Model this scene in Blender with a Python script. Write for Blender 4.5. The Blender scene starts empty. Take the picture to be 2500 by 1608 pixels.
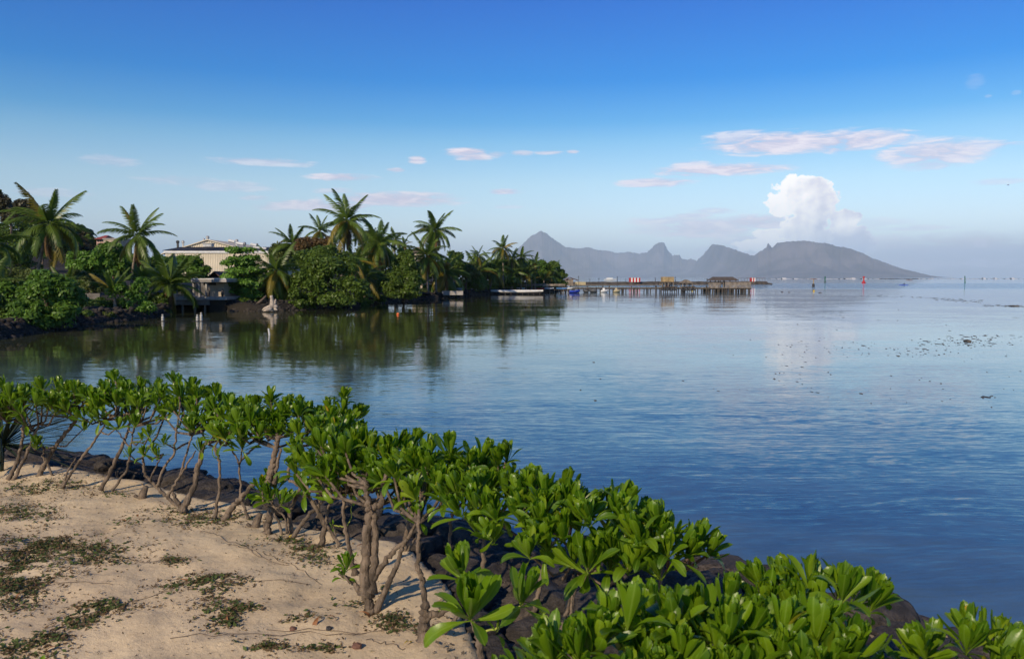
import bpy, math, random
import numpy as np
from mathutils import Vector, Matrix

# ---------------------------------------------------------------- camera, sky, sun, exposure
scene = bpy.context.scene
COL = scene.collection
F = 1950.0; W0, H0 = 2500.0, 1608.0; CAMZ = 3.5
PITCH = math.atan(127.0 / F)
cam_d = bpy.data.cameras.new('camera'); cam = bpy.data.objects.new('camera', cam_d); COL.objects.link(cam)
cam.location = (0, 0, CAMZ); cam.rotation_euler = (math.pi / 2 - PITCH, 0, 0)
cam_d.sensor_width = 36; cam_d.lens = F / W0 * 36
cam_d.clip_start = 0.05; cam_d.clip_end = 200000
cam_d.dof.use_dof = True; cam_d.dof.focus_distance = 60.0; cam_d.dof.aperture_fstop = 7.0
scene.camera = cam

SUN_AZ, SUN_EL = math.radians(-148), math.radians(30)     # behind the camera, to the left
sun_dir = Vector((math.sin(SUN_AZ) * math.cos(SUN_EL), math.cos(SUN_AZ) * math.cos(SUN_EL), math.sin(SUN_EL)))
EXPOSURE = 0.0
SUN_STRENGTH = 4.8
SKY_STRENGTH = 0.10

scene.view_settings.view_transform = 'Standard'
scene.view_settings.look = 'None'
scene.view_settings.gamma = 1
scene.view_settings.exposure = EXPOSURE
scene.view_settings.use_curve_mapping = False
cy = scene.cycles
cy.use_denoising = True
cy.max_bounces = 6; cy.diffuse_bounces = 2; cy.glossy_bounces = 3; cy.transmission_bounces = 3
cy.volume_bounces = 1; cy.transparent_max_bounces = 6
cy.caustics_reflective = False; cy.caustics_refractive = False
cy.sample_clamp_indirect = 4.0

def ray(px, py):
    a = (px - W0 / 2) / F; b = (H0 / 2 - py) / F
    return Vector((a, math.cos(PITCH) + b * math.sin(PITCH), -math.sin(PITCH) + b * math.cos(PITCH)))
def at(px, py, Y):
    d = ray(px, py); return Vector((0, 0, CAMZ)) + d * (Y / d.y)
def on(px, py, z=0.0):
    d = ray(px, py); return Vector((0, 0, CAMZ)) + d * ((z - CAMZ) / d.z)
def azel(px, py):
    d = ray(px, py).normalized(); return math.atan2(d.x, d.y), math.asin(d.z)

sun_d = bpy.data.lights.new('sun', 'SUN'); sun_d.energy = SUN_STRENGTH; sun_d.angle = math.radians(0.6)
sun_d.color = (1.0, 0.81, 0.57)
sun = bpy.data.objects.new('sun', sun_d); COL.objects.link(sun)
sun.location = (0, -30, 60); sun.rotation_euler = sun_dir.to_track_quat('Z', 'Y').to_euler()

def lin(c):
    return tuple(((v / 255) / 12.92 if v / 255 <= .04045 else ((v / 255 + .055) / 1.055) ** 2.4) for v in c)

class NT:                                                   # small helper to write node trees
    def __init__(s, nt): s.nt = nt
    def n(s, t, **kw):
        x = s.nt.nodes.new(t)
        for k, v in kw.items(): setattr(x, k, v)
        return x
    def put(s, inp, v):
        if hasattr(v, 'is_output'): s.nt.links.new(v, inp)
        elif v is not None: inp.default_value = v
    def math(s, op, a, b=None, c=None, clamp=False):
        x = s.n('ShaderNodeMath', operation=op, use_clamp=clamp)
        for i, v in enumerate((a, b, c)): s.put(x.inputs[i], v)
        return x.outputs[0]
    def vmath(s, op, a, b=None):
        x = s.n('ShaderNodeVectorMath', operation=op); s.put(x.inputs[0], a); s.put(x.inputs[1], b)
        return x.outputs[0]
    def noise(s, vec, scale, detail=3, rough=.5, col=False, dist=0.0):
        x = s.n('ShaderNodeTexNoise'); s.put(x.inputs['Vector'], vec); x.inputs['Scale'].default_value = scale
        x.inputs['Detail'].default_value = detail; x.inputs['Roughness'].default_value = rough
        x.inputs['Distortion'].default_value = dist
        return x.outputs[1 if col else 0]
    def ramp(s, fac, stops, interp='LINEAR'):
        x = s.n('ShaderNodeValToRGB'); s.put(x.inputs[0], fac); r = x.color_ramp; r.interpolation = interp
        while len(r.elements) > 1: r.elements.remove(r.elements[-1])
        for i, (p, c) in enumerate(stops):
            if isinstance(c, (int, float)): c = (c, c, c)
            e = r.elements[0] if i == 0 else r.elements.new(p)
            e.position = p; e.color = (*c[:3], 1)
        return x.outputs[0]
    def mix(s, fac, a, b, mode='MIX'):
        x = s.n('ShaderNodeMix', data_type='RGBA', blend_type=mode)
        s.put(x.inputs[0], fac)
        s.put(x.inputs[6], (*a, 1) if isinstance(a, tuple) and len(a) == 3 else a)
        s.put(x.inputs[7], (*b, 1) if isinstance(b, tuple) and len(b) == 3 else b)
        return x.outputs[2]
    def smooth(s, v, lo, hi):
        x = s.n('ShaderNodeMapRange', interpolation_type='SMOOTHSTEP'); s.put(x.inputs[0], v)
        x.inputs[1].default_value = lo; x.inputs[2].default_value = hi
        return x.outputs[0]
    def xyz(s, x, y, z):
        c = s.n('ShaderNodeCombineXYZ')
        for i, v in enumerate((x, y, z)): s.put(c.inputs[i], v)
        return c.outputs[0]
    def sep(s, v):
        c = s.n('ShaderNodeSeparateXYZ'); s.put(c.inputs[0], v); return c.outputs

world = bpy.data.worlds.new('World'); scene.world = world; world.use_nodes = True
wt = NT(world.node_tree); world.node_tree.nodes.clear()
SKY_TINT = [(0.0, (.74, .78, .98)), (.03, (.80, .82, 1.0)), (.065, (.80, .82, .92)), (.115, (.66, .75, .80)), (.163, (.36, .61, .74)), (.187, (.16, .49, .72)),
            (.235, (0, .345, .72)), (.281, (0, .30, .72)), (.327, (0, .255, .72)), (.55, (0, .18, .54)), (1.0, (.01, .12, .35))]
def build_world():
    w = wt
    sky = w.n('ShaderNodeTexSky', sky_type='NISHITA', sun_disc=False, sun_elevation=SUN_EL, sun_rotation=SUN_AZ)
    sky.altitude = 0; sky.air_density = 1.0; sky.dust_density = 1.0; sky.ozone_density = 1.5
    tc = w.n('ShaderNodeTexCoord'); dirv = w.vmath('NORMALIZE', tc.outputs['Generated'])
    X, Y, Z = w.sep(dirv)
    el = w.math('ARCSINE', Z); az = w.math('ARCTAN2', X, Y)
    tint = w.ramp(w.math('MAXIMUM', el, 0.0), [(p, c) for p, c in SKY_TINT])
    base = w.mix(1.0, sky.outputs[0], tint, 'MULTIPLY')
    base = w.vmath('SCALE', base); w.nt.nodes[-1].inputs['Scale'].default_value = 2.0 * SKY_STRENGTH
    # clouds, each at its own direction in the sky
    nz = w.xyz(w.math('MULTIPLY', az, 22.0), w.math('MULTIPLY', el, 110.0), 0.0)
    wn = w.noise(nz, 1.0, 6, .6, dist=.6)
    fine = w.noise(w.xyz(w.math('MULTIPLY', az, 70.0), w.math('MULTIPLY', w.math('ADD', el, w.math('MULTIPLY', az, .12)), 420.0), 3.0), 1.0, 5, .6)
    wn = w.math('ADD', w.math('MULTIPLY', wn, .82), w.math('MULTIPLY', fine, .18))
    def gauss(px, py, hw, hh):
        a, e = azel(px, py); a2, _ = azel(px + hw, py); _, e2 = azel(px, py - hh)
        da = w.math('DIVIDE', w.math('SUBTRACT', az, a), a2 - a)
        de = w.math('DIVIDE', w.math('SUBTRACT', el, e), e2 - e)
        return w.math('SUBTRACT', w.math('SUBTRACT', 1.0, w.math('MULTIPLY', da, da)), w.math('MULTIPLY', de, de))
    streaks = [(1900, 350, 200, 26, .95), (2060, 345, 190, 24, .9), (1810, 340, 100, 20, .7), (2280, 374, 160, 30, .85), (2350, 360, 150, 13, .7),
        (2270, 400, 100, 14, .55), (1757, 415, 185, 13, .95), (1690, 408, 60, 13, .8), (1598, 446, 100, 10, .85), (1720, 556, 160, 24, .75), (1650, 540, 120, 12, .6), (1740, 515, 60, 8, .5), (1590, 628, 50, 14, .7), (1780, 620, 90, 26, .8),
        (1840, 542, 130, 16, .8), (1690, 527, 60, 7, .6), (2380, 640, 40, 20, .5), (2150, 640, 120, 18, .4), (640, 395, 130, 9, .55), (720, 402, 60, 6, .4), (440, 440, 110, 11, .35), (560, 455, 110, 12, .4),
        (835, 433, 85, 9, .85), (960, 487, 170, 16, .9), (800, 502, 150, 13, .8), (1140, 372, 62, 10, 1.), (1155, 384, 50, 9, .9), (1210, 378, 30, 7, .5),
        (1018, 391, 24, 9, .85), (1275, 374, 30, 6, .7), (1340, 373, 40, 5, .7), (1398, 371, 17, 4, .8), (968, 415, 26, 5, .75),
        (1230, 468, 48, 6, .75), (815, 467, 50, 8, .5), (620, 483, 42, 6, .4), (2380, 200, 26, 16, .12), (2412, 236, 11, 5, .22), (2480, 227, 14, 5, .18),
        (2440, 443, 75, 7, .4), (2230, 556, 115, 7, .35), (2300, 620, 260, 40, .35), (1810, 590, 95, 30, .5), (1240, 505, 40, 4, .3),
        (2392, 597, 20, 12, .6), (270, 392, 80, 14, .35), (120, 470, 110, 10, .3), (1010, 478, 110, 9, .7), (700, 506, 90, 9, .6), (1560, 640, 60, 16, .4), (1770, 628, 70, 24, .6), (2120, 545, 120, 12, .3), (1620, 560, 110, 14, .4), (2180, 600, 90, 24, .4)]
    D = None
    for px, py, hw, hh, k in streaks:
        g = gauss(px, py, hw * 1.15, hh * 1.4)
        v = w.smooth(w.math('MULTIPLY_ADD', w.math('SUBTRACT', wn, .5), 3.6, g), 0.0, 1.0)
        v = w.math('MULTIPLY', v, w.math('MULTIPLY', w.smooth(g, -.25, .45), k))
        D = v if D is None else w.math('MAXIMUM', D, v)
    # cumulus towers
    iso = lambda oa, oe: w.noise(w.xyz(w.math('MULTIPLY', w.math('ADD', az, oa), 95.0), w.math('MULTIPLY', w.math('ADD', el, oe), 95.0), 7.0), 1.0, 7, .58)
    n1, n2 = iso(0, 0), iso(-0.0035, 0.0045)
    C = None; L = None
    puffs = [(1990, 500, 50, 56), (2062, 532, 40, 17), (2050, 600, 100, 26), (1880, 598, 100, 18), (1955, 460, 66, 34), (1925, 494, 58, 34), (1990, 490, 58, 56), (1902, 515, 26, 14), (1985, 530, 42, 62), (1960, 560, 62, 36), (1990, 590, 90, 34),
             (1890, 572, 60, 16), (2062, 532, 44, 20), (2058, 556, 34, 36), (2085, 582, 50, 30), (2090, 600, 44, 22)]
    for px, py, hw, hh in puffs:
        g = gauss(px, py, hw, hh)
        C = g if C is None else w.math('SMOOTH_MAX', C, g, .35)
    cv = w.math('MULTIPLY_ADD', w.math('SUBTRACT', n1, .5), 2.3, w.math('ADD', C, .18))
    cden = w.smooth(cv, 0.08, 0.34)
    a0, e0 = azel(1935, 470); _, e1 = azel(1935, 600)
    hgt = w.smooth(el, e1, e0)
    cden = w.math('MULTIPLY', cden, w.math('MULTIPLY_ADD', hgt, .15, .85))
    iso2 = lambda oa, oe: w.noise(w.xyz(w.math('MULTIPLY', w.math('ADD', az, oa), 48.0), w.math('MULTIPLY', w.math('ADD', el, oe), 48.0), 17.0), 1.0, 4, .5)
    lit = w.math('ADD', w.math('MULTIPLY', w.math('SUBTRACT', iso2(0, 0), iso2(-.006, .007)), 1.5), .52)
    lit = w.math('ADD', lit, w.math('MULTIPLY', w.math('MAXIMUM', gauss(2068, 545, 46, 40), 0.0), .9))
    side = w.math('MULTIPLY', w.math('SUBTRACT', a0 + .008, az), 13.0)
    lit = w.math('ADD', w.math('ADD', lit, side), w.math('MULTIPLY', hgt, .3), clamp=True)
    edge = w.math('SUBTRACT', 1.0, w.smooth(cv, .1, .7))
    lit = w.math('ADD', lit, w.math('MULTIPLY', edge, .45), clamp=True)
    ccol = w.mix(lit, (.72, .72, .86), (1.40, 1.34, 1.27))
    scol_n = w.smooth(wn, .42, .62)
    scol = w.mix(scol_n, (.74, .68, .84), (1.04, .95, 1.02))
    bank = w.smooth(w.math('MULTIPLY_ADD', w.math('SUBTRACT', wn, .5), 1.2, gauss(2380, 665, 600, 105)), -.1, 1.1)
    base = w.mix(w.math('MULTIPLY', bank, .9), base, (.40, .32, .36))
    base = w.mix(D, base, scol)
    base = w.mix(cden, base, ccol)
    bg = w.n('ShaderNodeBackground'); w.put(bg.inputs[0], base); bg.inputs[1].default_value = 1.0
    out = w.n('ShaderNodeOutputWorld'); w.nt.links.new(bg.outputs[0], out.inputs[0])
build_world()

# ---------------------------------------------------------------- mesh and object helpers
rng = np.random.default_rng(11)
random.seed(5)
def vnoise(x, y, seed=0):
    x = np.asarray(x, float); y = np.asarray(y, float)
    xi = np.floor(x).astype(np.int64); yi = np.floor(y).astype(np.int64); fx = x - xi; fy = y - yi
    fx = fx * fx * (3 - 2 * fx); fy = fy * fy * (3 - 2 * fy)
    def h(a, b):
        v = (a * 374761393 + b * 668265263 + seed * 974711) & 0x7fffffff
        v = ((v ^ (v >> 13)) * 1274126177) & 0x7fffffff
        return ((v ^ (v >> 16)) & 0xffff) / 65535.0
    return (h(xi, yi) * (1 - fx) + h(xi + 1, yi) * fx) * (1 - fy) + (h(xi, yi + 1) * (1 - fx) + h(xi + 1, yi + 1) * fx) * fy
def fbm(x, y, seed=0, o=4):
    s = 0; a = .5; t = 0
    for i in range(o):
        s = s + a * vnoise(np.asarray(x) * 2 ** i, np.asarray(y) * 2 ** i, seed + i * 17); t += a; a *= .5
    return s / t
def npmesh(name, V, Fs, smooth=False):
    """V (n,3), Fs: list of (m,k) index arrays"""
    if not isinstance(Fs, (list, tuple)): Fs = [Fs]
    Fs = [np.asarray(f, dtype=np.int32) for f in Fs if len(f)]
    me = bpy.data.meshes.new(name)
    V = np.ascontiguousarray(V, dtype=np.float32)
    me.vertices.add(len(V)); me.vertices.foreach_set('co', V.ravel())
    nl = sum(f.size for f in Fs); nf = sum(len(f) for f in Fs)
    me.loops.add(nl); me.polygons.add(nf)
    me.loops.foreach_set('vertex_index', np.concatenate([f.ravel() for f in Fs]))
    tot = np.concatenate([np.full(len(f), f.shape[1], np.int32) for f in Fs])
    st = np.concatenate([[0], np.cumsum(tot)[:-1]]).astype(np.int32)
    me.polygons.foreach_set('loop_start', st); me.polygons.foreach_set('loop_total', tot)
    if smooth: me.polygons.foreach_set('use_smooth', np.ones(nf, bool))
    me.update(calc_edges=True); me.validate()
    return me
def link(name, me, mat=None, parent=None, loc=None):
    o = bpy.data.objects.new(name, me); COL.objects.link(o)
    if mat is not None and me is not None and len(me.materials) == 0: me.materials.append(mat)
    if parent is not None: o.parent = parent
    if loc is not None: o.location = loc
    return o
def tag(o, label=None, cat=None, group=None, kind=None):
    if label: o['label'] = label
    if cat: o['category'] = cat
    if group: o['group'] = group
    if kind: o['kind'] = kind
    return o
def thing(name, loc, label, cat, group=None):
    o = bpy.data.objects.new(name, None); COL.objects.link(o); o.location = loc; o.empty_display_size = .3
    return tag(o, label, cat, group)
class MB:
    def __init__(s): s.v = []; s.f = []
    def add(s, V, Fc):
        n = len(s.v); s.v += [tuple(p) for p in V]; s.f += [tuple(i + n for i in f) for f in Fc]; return s
    def box(s, c, size, rz=0.0, taper=1.0, rx=0.0):
        hx, hy, hz = (d / 2 for d in size)
        P = [Vector((x * (taper if z > 0 else 1), y * (taper if z > 0 else 1), z)) for z in (-hz, hz) for x, y in ((-hx, -hy), (hx, -hy), (hx, hy), (-hx, hy))]
        M = Matrix.Rotation(rz, 3, 'Z') @ Matrix.Rotation(rx, 3, 'X'); c = Vector(c)
        return s.add([M @ p + c for p in P], [(3, 2, 1, 0), (4, 5, 6, 7), (0, 1, 5, 4), (1, 2, 6, 5), (2, 3, 7, 6), (3, 0, 4, 7)])
    def tube(s, pts, rad, n=8, cap=True):
        pts = [Vector(p) for p in pts]; rad = list(rad) if hasattr(rad, '__len__') else [rad] * len(pts)
        V = []; Fc = []
        up = Vector((.31, .17, .9)).normalized(); prev = None
        for i, p in enumerate(pts):
            t = (pts[min(i + 1, len(pts) - 1)] - pts[max(i - 1, 0)]).normalized()
            if prev is None:
                a = t.cross(Vector((1, 0, 0)) if abs(t.x) < .8 else Vector((0, 1, 0))).normalized()
            else: a = (prev - t * prev.dot(t)).normalized()
            prev = a; b = t.cross(a)
            for k in range(n):
                q = 2 * math.pi * k / n; V.append(p + (a * math.cos(q) + b * math.sin(q)) * rad[i])
        for i in range(len(pts) - 1):
            for k in range(n):
                Fc.append((i * n + k, i * n + (k + 1) % n, (i + 1) * n + (k + 1) % n, (i + 1) * n + k))
        if cap:
            Fc.append(tuple(range(n - 1, -1, -1))); Fc.append(tuple((len(pts) - 1) * n + k for k in range(n)))
        return s.add(V, Fc)
    def lathe(s, c, prof, n=12):
        c = Vector(c); V = []; Fc = []
        for r, z in prof:
            for k in range(n): V.append(c + Vector((r * math.cos(2 * math.pi * k / n), r * math.sin(2 * math.pi * k / n), z)))
        for i in range(len(prof) - 1):
            for k in range(n): Fc.append((i * n + k, i * n + (k + 1) % n, (i + 1) * n + (k + 1) % n, (i + 1) * n + k))
        Fc.append(tuple(range(n - 1, -1, -1))); Fc.append(tuple((len(prof) - 1) * n + k for k in range(n)))
        return s.add(V, Fc)
    def build(s, name, mat, parent=None, smooth=False):
        me = bpy.data.meshes.new(name); off = parent.location if parent is not None else Vector((0, 0, 0))
        if parent is not None and parent.parent is not None: off = parent.location + parent.parent.location
        me.from_pydata([Vector(p) - off for p in s.v], [], s.f); me.update()
        if smooth: me.polygons.foreach_set('use_smooth', [True] * len(me.polygons))
        return link(name, me, mat, parent)
def lone(name, mb, mat, label, cat, group=None, smooth=False, kind=None):
    """a thing that is one mesh, origin at the middle of its foot"""
    V = np.array([tuple(p) for p in mb.v]); c = Vector((float(V[:, 0].mean()), float(V[:, 1].mean()), float(V[:, 2].min())))
    me = bpy.data.meshes.new(name); me.from_pydata([Vector(p) - c for p in mb.v], [], mb.f); me.update()
    if smooth: me.polygons.foreach_set('use_smooth', [True] * len(me.polygons))
    o = link(name, me, mat, None, c); return tag(o, label, cat, group, kind)

def ico(sub=2):
    import bmesh
    bm = bmesh.new(); bmesh.ops.create_icosphere(bm, subdivisions=sub, radius=1)
    V = np.array([v.co[:] for v in bm.verts]); Fc = np.array([[v.index for v in f.verts] for f in bm.faces]); bm.free()
    return V, Fc

# ---------------------------------------------------------------- materials
def mat(name, col, rough=.7, var=.25, scale=3.0, bump=0.0, bscale=20.0, col2=None, spec=.4, metal=0.0, detail=4, stretch=None):
    m = bpy.data.materials.new(name); m.use_nodes = True; t = NT(m.node_tree); b = m.node_tree.nodes['Principled BSDF']
    tc = t.n('ShaderNodeTexCoord').outputs['Object']
    if stretch: tc = t.vmath('MULTIPLY', tc, stretch)
    n = t.noise(tc, scale, detail, .6)
    c2 = col2 or tuple(v * (1 - var) for v in col); c1 = tuple(min(1, v * (1 + var * .5)) for v in col)
    t.put(b.inputs['Base Color'], t.mix(t.smooth(n, .32, .68), c2, c1))
    b.inputs['Roughness'].default_value = rough; b.inputs['Specular IOR Level'].default_value = spec; b.inputs['Metallic'].default_value = metal
    if bump:
        bn = t.n('ShaderNodeBump'); bn.inputs['Distance'].default_value = bump; bn.inputs['Strength'].default_value = .8
        t.put(bn.inputs['Height'], t.noise(tc, bscale, 4, .6)); t.put(b.inputs['Normal'], bn.outputs[0])
    return m
def foliage(name, col, col2, trans=.25, rough=.5, per='ISLAND', tcol=None, spec=.35):
    m = bpy.data.materials.new(name); m.use_nodes = True; t = NT(m.node_tree); b = m.node_tree.nodes['Principled BSDF']
    if per == 'ISLAND': r = t.n('ShaderNodeNewGeometry').outputs['Random Per Island']
    else: r = t.n('ShaderNodeObjectInfo').outputs['Random']
    big = t.noise(t.n('ShaderNodeTexCoord').outputs['Object'], .6 if per == 'ISLAND' else 2., 2)
    f = t.math('ADD', t.math('MULTIPLY', r, .6), t.math('MULTIPLY', t.smooth(big, .3, .7), .4))
    c = t.mix(f, col, col2)
    t.put(b.inputs['Base Color'], c); b.inputs['Roughness'].default_value = rough; b.inputs['Specular IOR Level'].default_value = spec
    tr = t.n('ShaderNodeBsdfTranslucent'); t.put(tr.inputs[0], t.mix(.5, c, tcol or tuple(min(1, v * 2.2) for v in col2)))
    ms = t.n('ShaderNodeMixShader'); ms.inputs[0].default_value = trans
    t.nt.links.new(b.outputs[0], ms.inputs[1]); t.nt.links.new(tr.outputs[0], ms.inputs[2])
    t.nt.links.new(ms.outputs[0], m.node_tree.nodes['Material Output'].inputs[0])
    return m
M = {}
M['bush_dark'] = foliage('bush_dark_green', (.046, .088, .012), (.115, .18, .02), .3)
M['bush_mid'] = foliage('bush_mid_green', (.05, .115, .014), (.115, .215, .022))
M['bush_bright'] = foliage('bush_bright_green', (.06, .14, .018), (.14, .27, .03))
M['bush_olive'] = foliage('bush_olive', (.05, .08, .018), (.12, .15, .03))
M['bush_red'] = foliage('bush_reddish', (.07, .06, .02), (.16, .09, .035))
M['hill_leaf'] = foliage('hill_leaves', (.035, .04, .018), (.085, .075, .035))
M['frond'] = foliage('palm_frond_green', (.055, .100, .012), (.12, .185, .022), .3, .42, 'OBJECT', spec=.5)
M['frond_y'] = foliage('palm_frond_yellowed', (.12, .115, .016), (.24, .185, .025), .25, .45, 'OBJECT')
M['frond_d'] = foliage('palm_frond_dead', (.12, .07, .03), (.20, .12, .05), .1, .8, 'OBJECT')
M['palm_bark'] = mat('palm_bark', (.22, .18, .14), .9, .4, 2, .03, 12)
M['bark'] = mat('tree_bark', (.12, .09, .07), .9, .4, 3, .03, 10)
M['nut'] = mat('coconut_husk', (.22, .12, .03), .6)
M['soil'] = mat('shore_soil', (.022, .018, .013), .95, .5, .6, .15, 3)
M['concrete'] = mat('concrete', (.34, .32, .30), .85, .3, 1.2, .01, 10)
M['concrete_dark'] = mat('concrete_stained', (.15, .14, .13), .9, .5, .8, .02, 6)
M['render_beige'] = mat('beige_render', (.42, .36, .28), .85, .2, .8, .01, 10)
M['cream'] = mat('cream_sheet_metal', (.62, .55, .42), .6, .1, .3)
M['roof_grey'] = mat('grey_roof_sheet', (.13, .125, .13), .6, .3, .3)
M['old_white'] = mat('weathered_white', (.50, .50, .48), .8, .3, 6)
M['white'] = mat('white_paint', (.66, .66, .64), .5, .12, 2)
M['dark'] = mat('dark_metal', (.035, .033, .033), .5, .3, 4)
M['galv'] = mat('galvanised_metal', (.40, .40, .40), .45, .3, 2, metal=.4)
M['red'] = mat('red_paint', (.42, .015, .015), .5, .15, 2)
M['red_roof'] = mat('red_roof_sheet', (.30, .06, .045), .7, .3, 1)
M['pink'] = mat('pink_wall', (.50, .33, .28), .8, .15, .5)
M['rust_roof'] = mat('rusty_roof', (.16, .08, .055), .8, .4, 1)
M['thatch'] = mat('thatch', (.20, .165, .12), .95, .4, 1.5, .05, 9, stretch=(1, 1, .2))
M['thatch_tan'] = mat('tan_thatch', (.34, .25, .13), .95, .25, 1.5, .05, 9)
M['old_wood'] = mat('weathered_wood', (.24, .20, .16), .9, .4, 1.5, .02, 9)
M['wood_dark'] = mat('dark_wet_wood', (.06, .05, .04), .85, .4, 2, .02, 9)
M['drift'] = mat('bleached_driftwood', (.42, .36, .30), .9, .4, 3, .04, 8)
M['blue'] = mat('blue_hull_paint', (.02, .05, .40), .4, .2, 2)
M['grey_hull'] = mat('grey_hull_paint', (.07, .075, .085), .5, .2, 2)
M['beige_hull'] = mat('beige_hull_paint', (.45, .38, .22), .5, .2, 2)
M['orange'] = mat('orange_plastic', (.75, .16, .04), .45, .15, 8)
M['yellow'] = mat('yellow_plastic', (.70, .50, .03), .5, .15, 8)
M['green_paint'] = mat('green_paint', (.02, .13, .10), .5, .2, 2)
M['tarp_blue'] = mat('blue_tarpaulin', (.05, .18, .42), .6, .25, 2)

# ---------------------------------------------------------------- large structure: water, ground, shore, mountains, haze
def water_material():
    m = bpy.data.materials.new('lagoon_water'); m.use_nodes = True; t = NT(m.node_tree); b = m.node_tree.nodes['Principled BSDF']
    p = t.n('ShaderNodeTexCoord').outputs['Object']
    X, Y, Z = t.sep(p)
    def S(a, c): return t.xyz(t.math('MULTIPLY', X, a), t.math('MULTIPLY', Y, c), 0.0)
    warp = t.noise(S(.12, .3), 1.0, 2, .5)
    Yw = t.math('ADD', Y, t.math('MULTIPLY', warp, 2.0))
    def SW(a, c, o): return t.xyz(t.math('MULTIPLY', X, a), t.math('MULTIPLY', Yw, c), o)
    fine = t.noise(SW(3.4, 22.0, 1.0), 1.0, 4, .62, col=True)
    mid = t.noise(SW(.85, 6.0, 5.0), 1.0, 3, .55, col=True)
    big = t.noise(SW(.12, .45, 9.0), 1.0, 2, .5, col=True)
    patch = t.smooth(t.noise(SW(.035, .11, 2.0), 1.0, 3, .55), .40, .66)
    far = t.smooth(Y, 200.0, 1500.0)
    band = t.smooth(t.noise(t.xyz(t.math('MULTIPLY', X, .0011), t.math('MULTIPLY', Y, .010), 4.0), 1.0, 3, .5), .46, .60)
    big_ = t.noise(t.xyz(t.math('MULTIPLY', X, .004), t.math('MULTIPLY', Y, .02), 8.0), 1.0, 3, .5)
    fx, fy, _ = t.sep(fine); mx, my, _ = t.sep(mid); bx, by, _ = t.sep(big)
    near = t.math('SUBTRACT', 1.0, t.smooth(Y, 6.0, 45.0))
    aF = t.math('ADD', t.math('MULTIPLY_ADD', patch, .075, .02), t.math('MULTIPLY', near, .20))
    aF = t.math('ADD', aF, t.math('MULTIPLY', t.math('MULTIPLY', band, t.smooth(Y, 120., 260.)), .30))
    lane = t.math('MULTIPLY', t.math('MULTIPLY', t.smooth(Y, 225., 262.), t.math('SUBTRACT', 1.0, t.smooth(Y, 420., 520.))), t.smooth(t.math('ADD', X, t.math('MULTIPLY', big_, 90.0)), 55., 130.))
    aF = t.math('ADD', aF, t.math('MULTIPLY', lane, 2.0))
    aM = t.math('ADD', t.math('MULTIPLY_ADD', patch, .07, .02), t.math('MULTIPLY', near, .10))
    def slope(f, mm, bb, k):
        s = t.math('MULTIPLY', t.math('SUBTRACT', f, .5), aF)
        s = t.math('ADD', s, t.math('MULTIPLY', t.math('SUBTRACT', mm, .5), aM))
        s = t.math('ADD', s, t.math('MULTIPLY', t.math('SUBTRACT', bb, .5), .03))
        return t.math('MULTIPLY', s, k)
    nrm = t.vmath('NORMALIZE', t.xyz(slope(fx, mx, bx, .55), slope(fy, my, by, 1.0), 1.0))
    t.put(b.inputs['Normal'], nrm)
    # the colour of the water body over its bed: pale sand and coral offshore; dark olive tree reflections painted in along the planted bank
    bed = t.smooth(t.noise(S(.10, .16), 1.0, 5, .6), .35, .68)
    col = t.mix(bed, (.036, .080, .140), (.105, .180, .230))
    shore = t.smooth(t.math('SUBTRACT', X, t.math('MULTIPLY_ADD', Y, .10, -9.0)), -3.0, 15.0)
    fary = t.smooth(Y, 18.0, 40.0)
    painted_reflection = t.math('MULTIPLY', t.math('SUBTRACT', 1.0, shore), fary)
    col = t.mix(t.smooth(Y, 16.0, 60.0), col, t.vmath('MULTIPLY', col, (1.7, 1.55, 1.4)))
    col = t.mix(painted_reflection, col, (.042, .048, .020))
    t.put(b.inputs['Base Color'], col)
    b.inputs['Roughness'].default_value = .03; b.inputs['IOR'].default_value = 1.33
    return m
def build_water():
    s = 42000.0
    V = [(-s, -s * .2, 0), (s, -s * .2, 0), (s, s, 0), (-s, s, 0)]
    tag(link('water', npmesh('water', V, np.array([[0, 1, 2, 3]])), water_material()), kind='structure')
build_water()

# foreground ground: sand, with a band of dark rock down to the water
def poly_px(pts, z): return [on(x, y, z) for x, y in pts]
ridge = poly_px([(-300, 1052), (0, 1078), (123, 1093), (259, 1115), (341, 1125), (436, 1142), (518, 1156), (596, 1180), (748, 1213), (880, 1238), (956, 1242),
                 (1055, 1275), (1158, 1286), (1400, 1325), (1677, 1372), (1830, 1385), (2109, 1452), (2238, 1508), (2488, 1566), (2800, 1700)], 1.12)
sandl = poly_px([(-300, 1090), (0, 1120), (218, 1150), (341, 1168), (500, 1208), (617, 1230), (748, 1280), (880, 1315), (968, 1320), (1027, 1355), (1100, 1430), (1146, 1537), (1176, 1625)], 1.3)
rx_, ry_ = np.array([p.x for p in ridge]), np.array([p.y for p in ridge])
sx_, sy_ = np.array([p.x for p in sandl]), np.array([p.y for p in sandl])
o_ = np.argsort(rx_); rx_, ry_ = rx_[o_], ry_[o_]
o_ = np.argsort(sx_); sx_, sy_ = sx_[o_], sy_[o_]
def ridge_y(x): return np.interp(x, rx_, ry_)
def sand_y(x):
    x = np.asarray(x, float)
    return np.where(x > sx_[-1] + .02, sy_[-1] - (x - sx_[-1]) * 9, np.interp(x, sx_, sy_))
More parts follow.
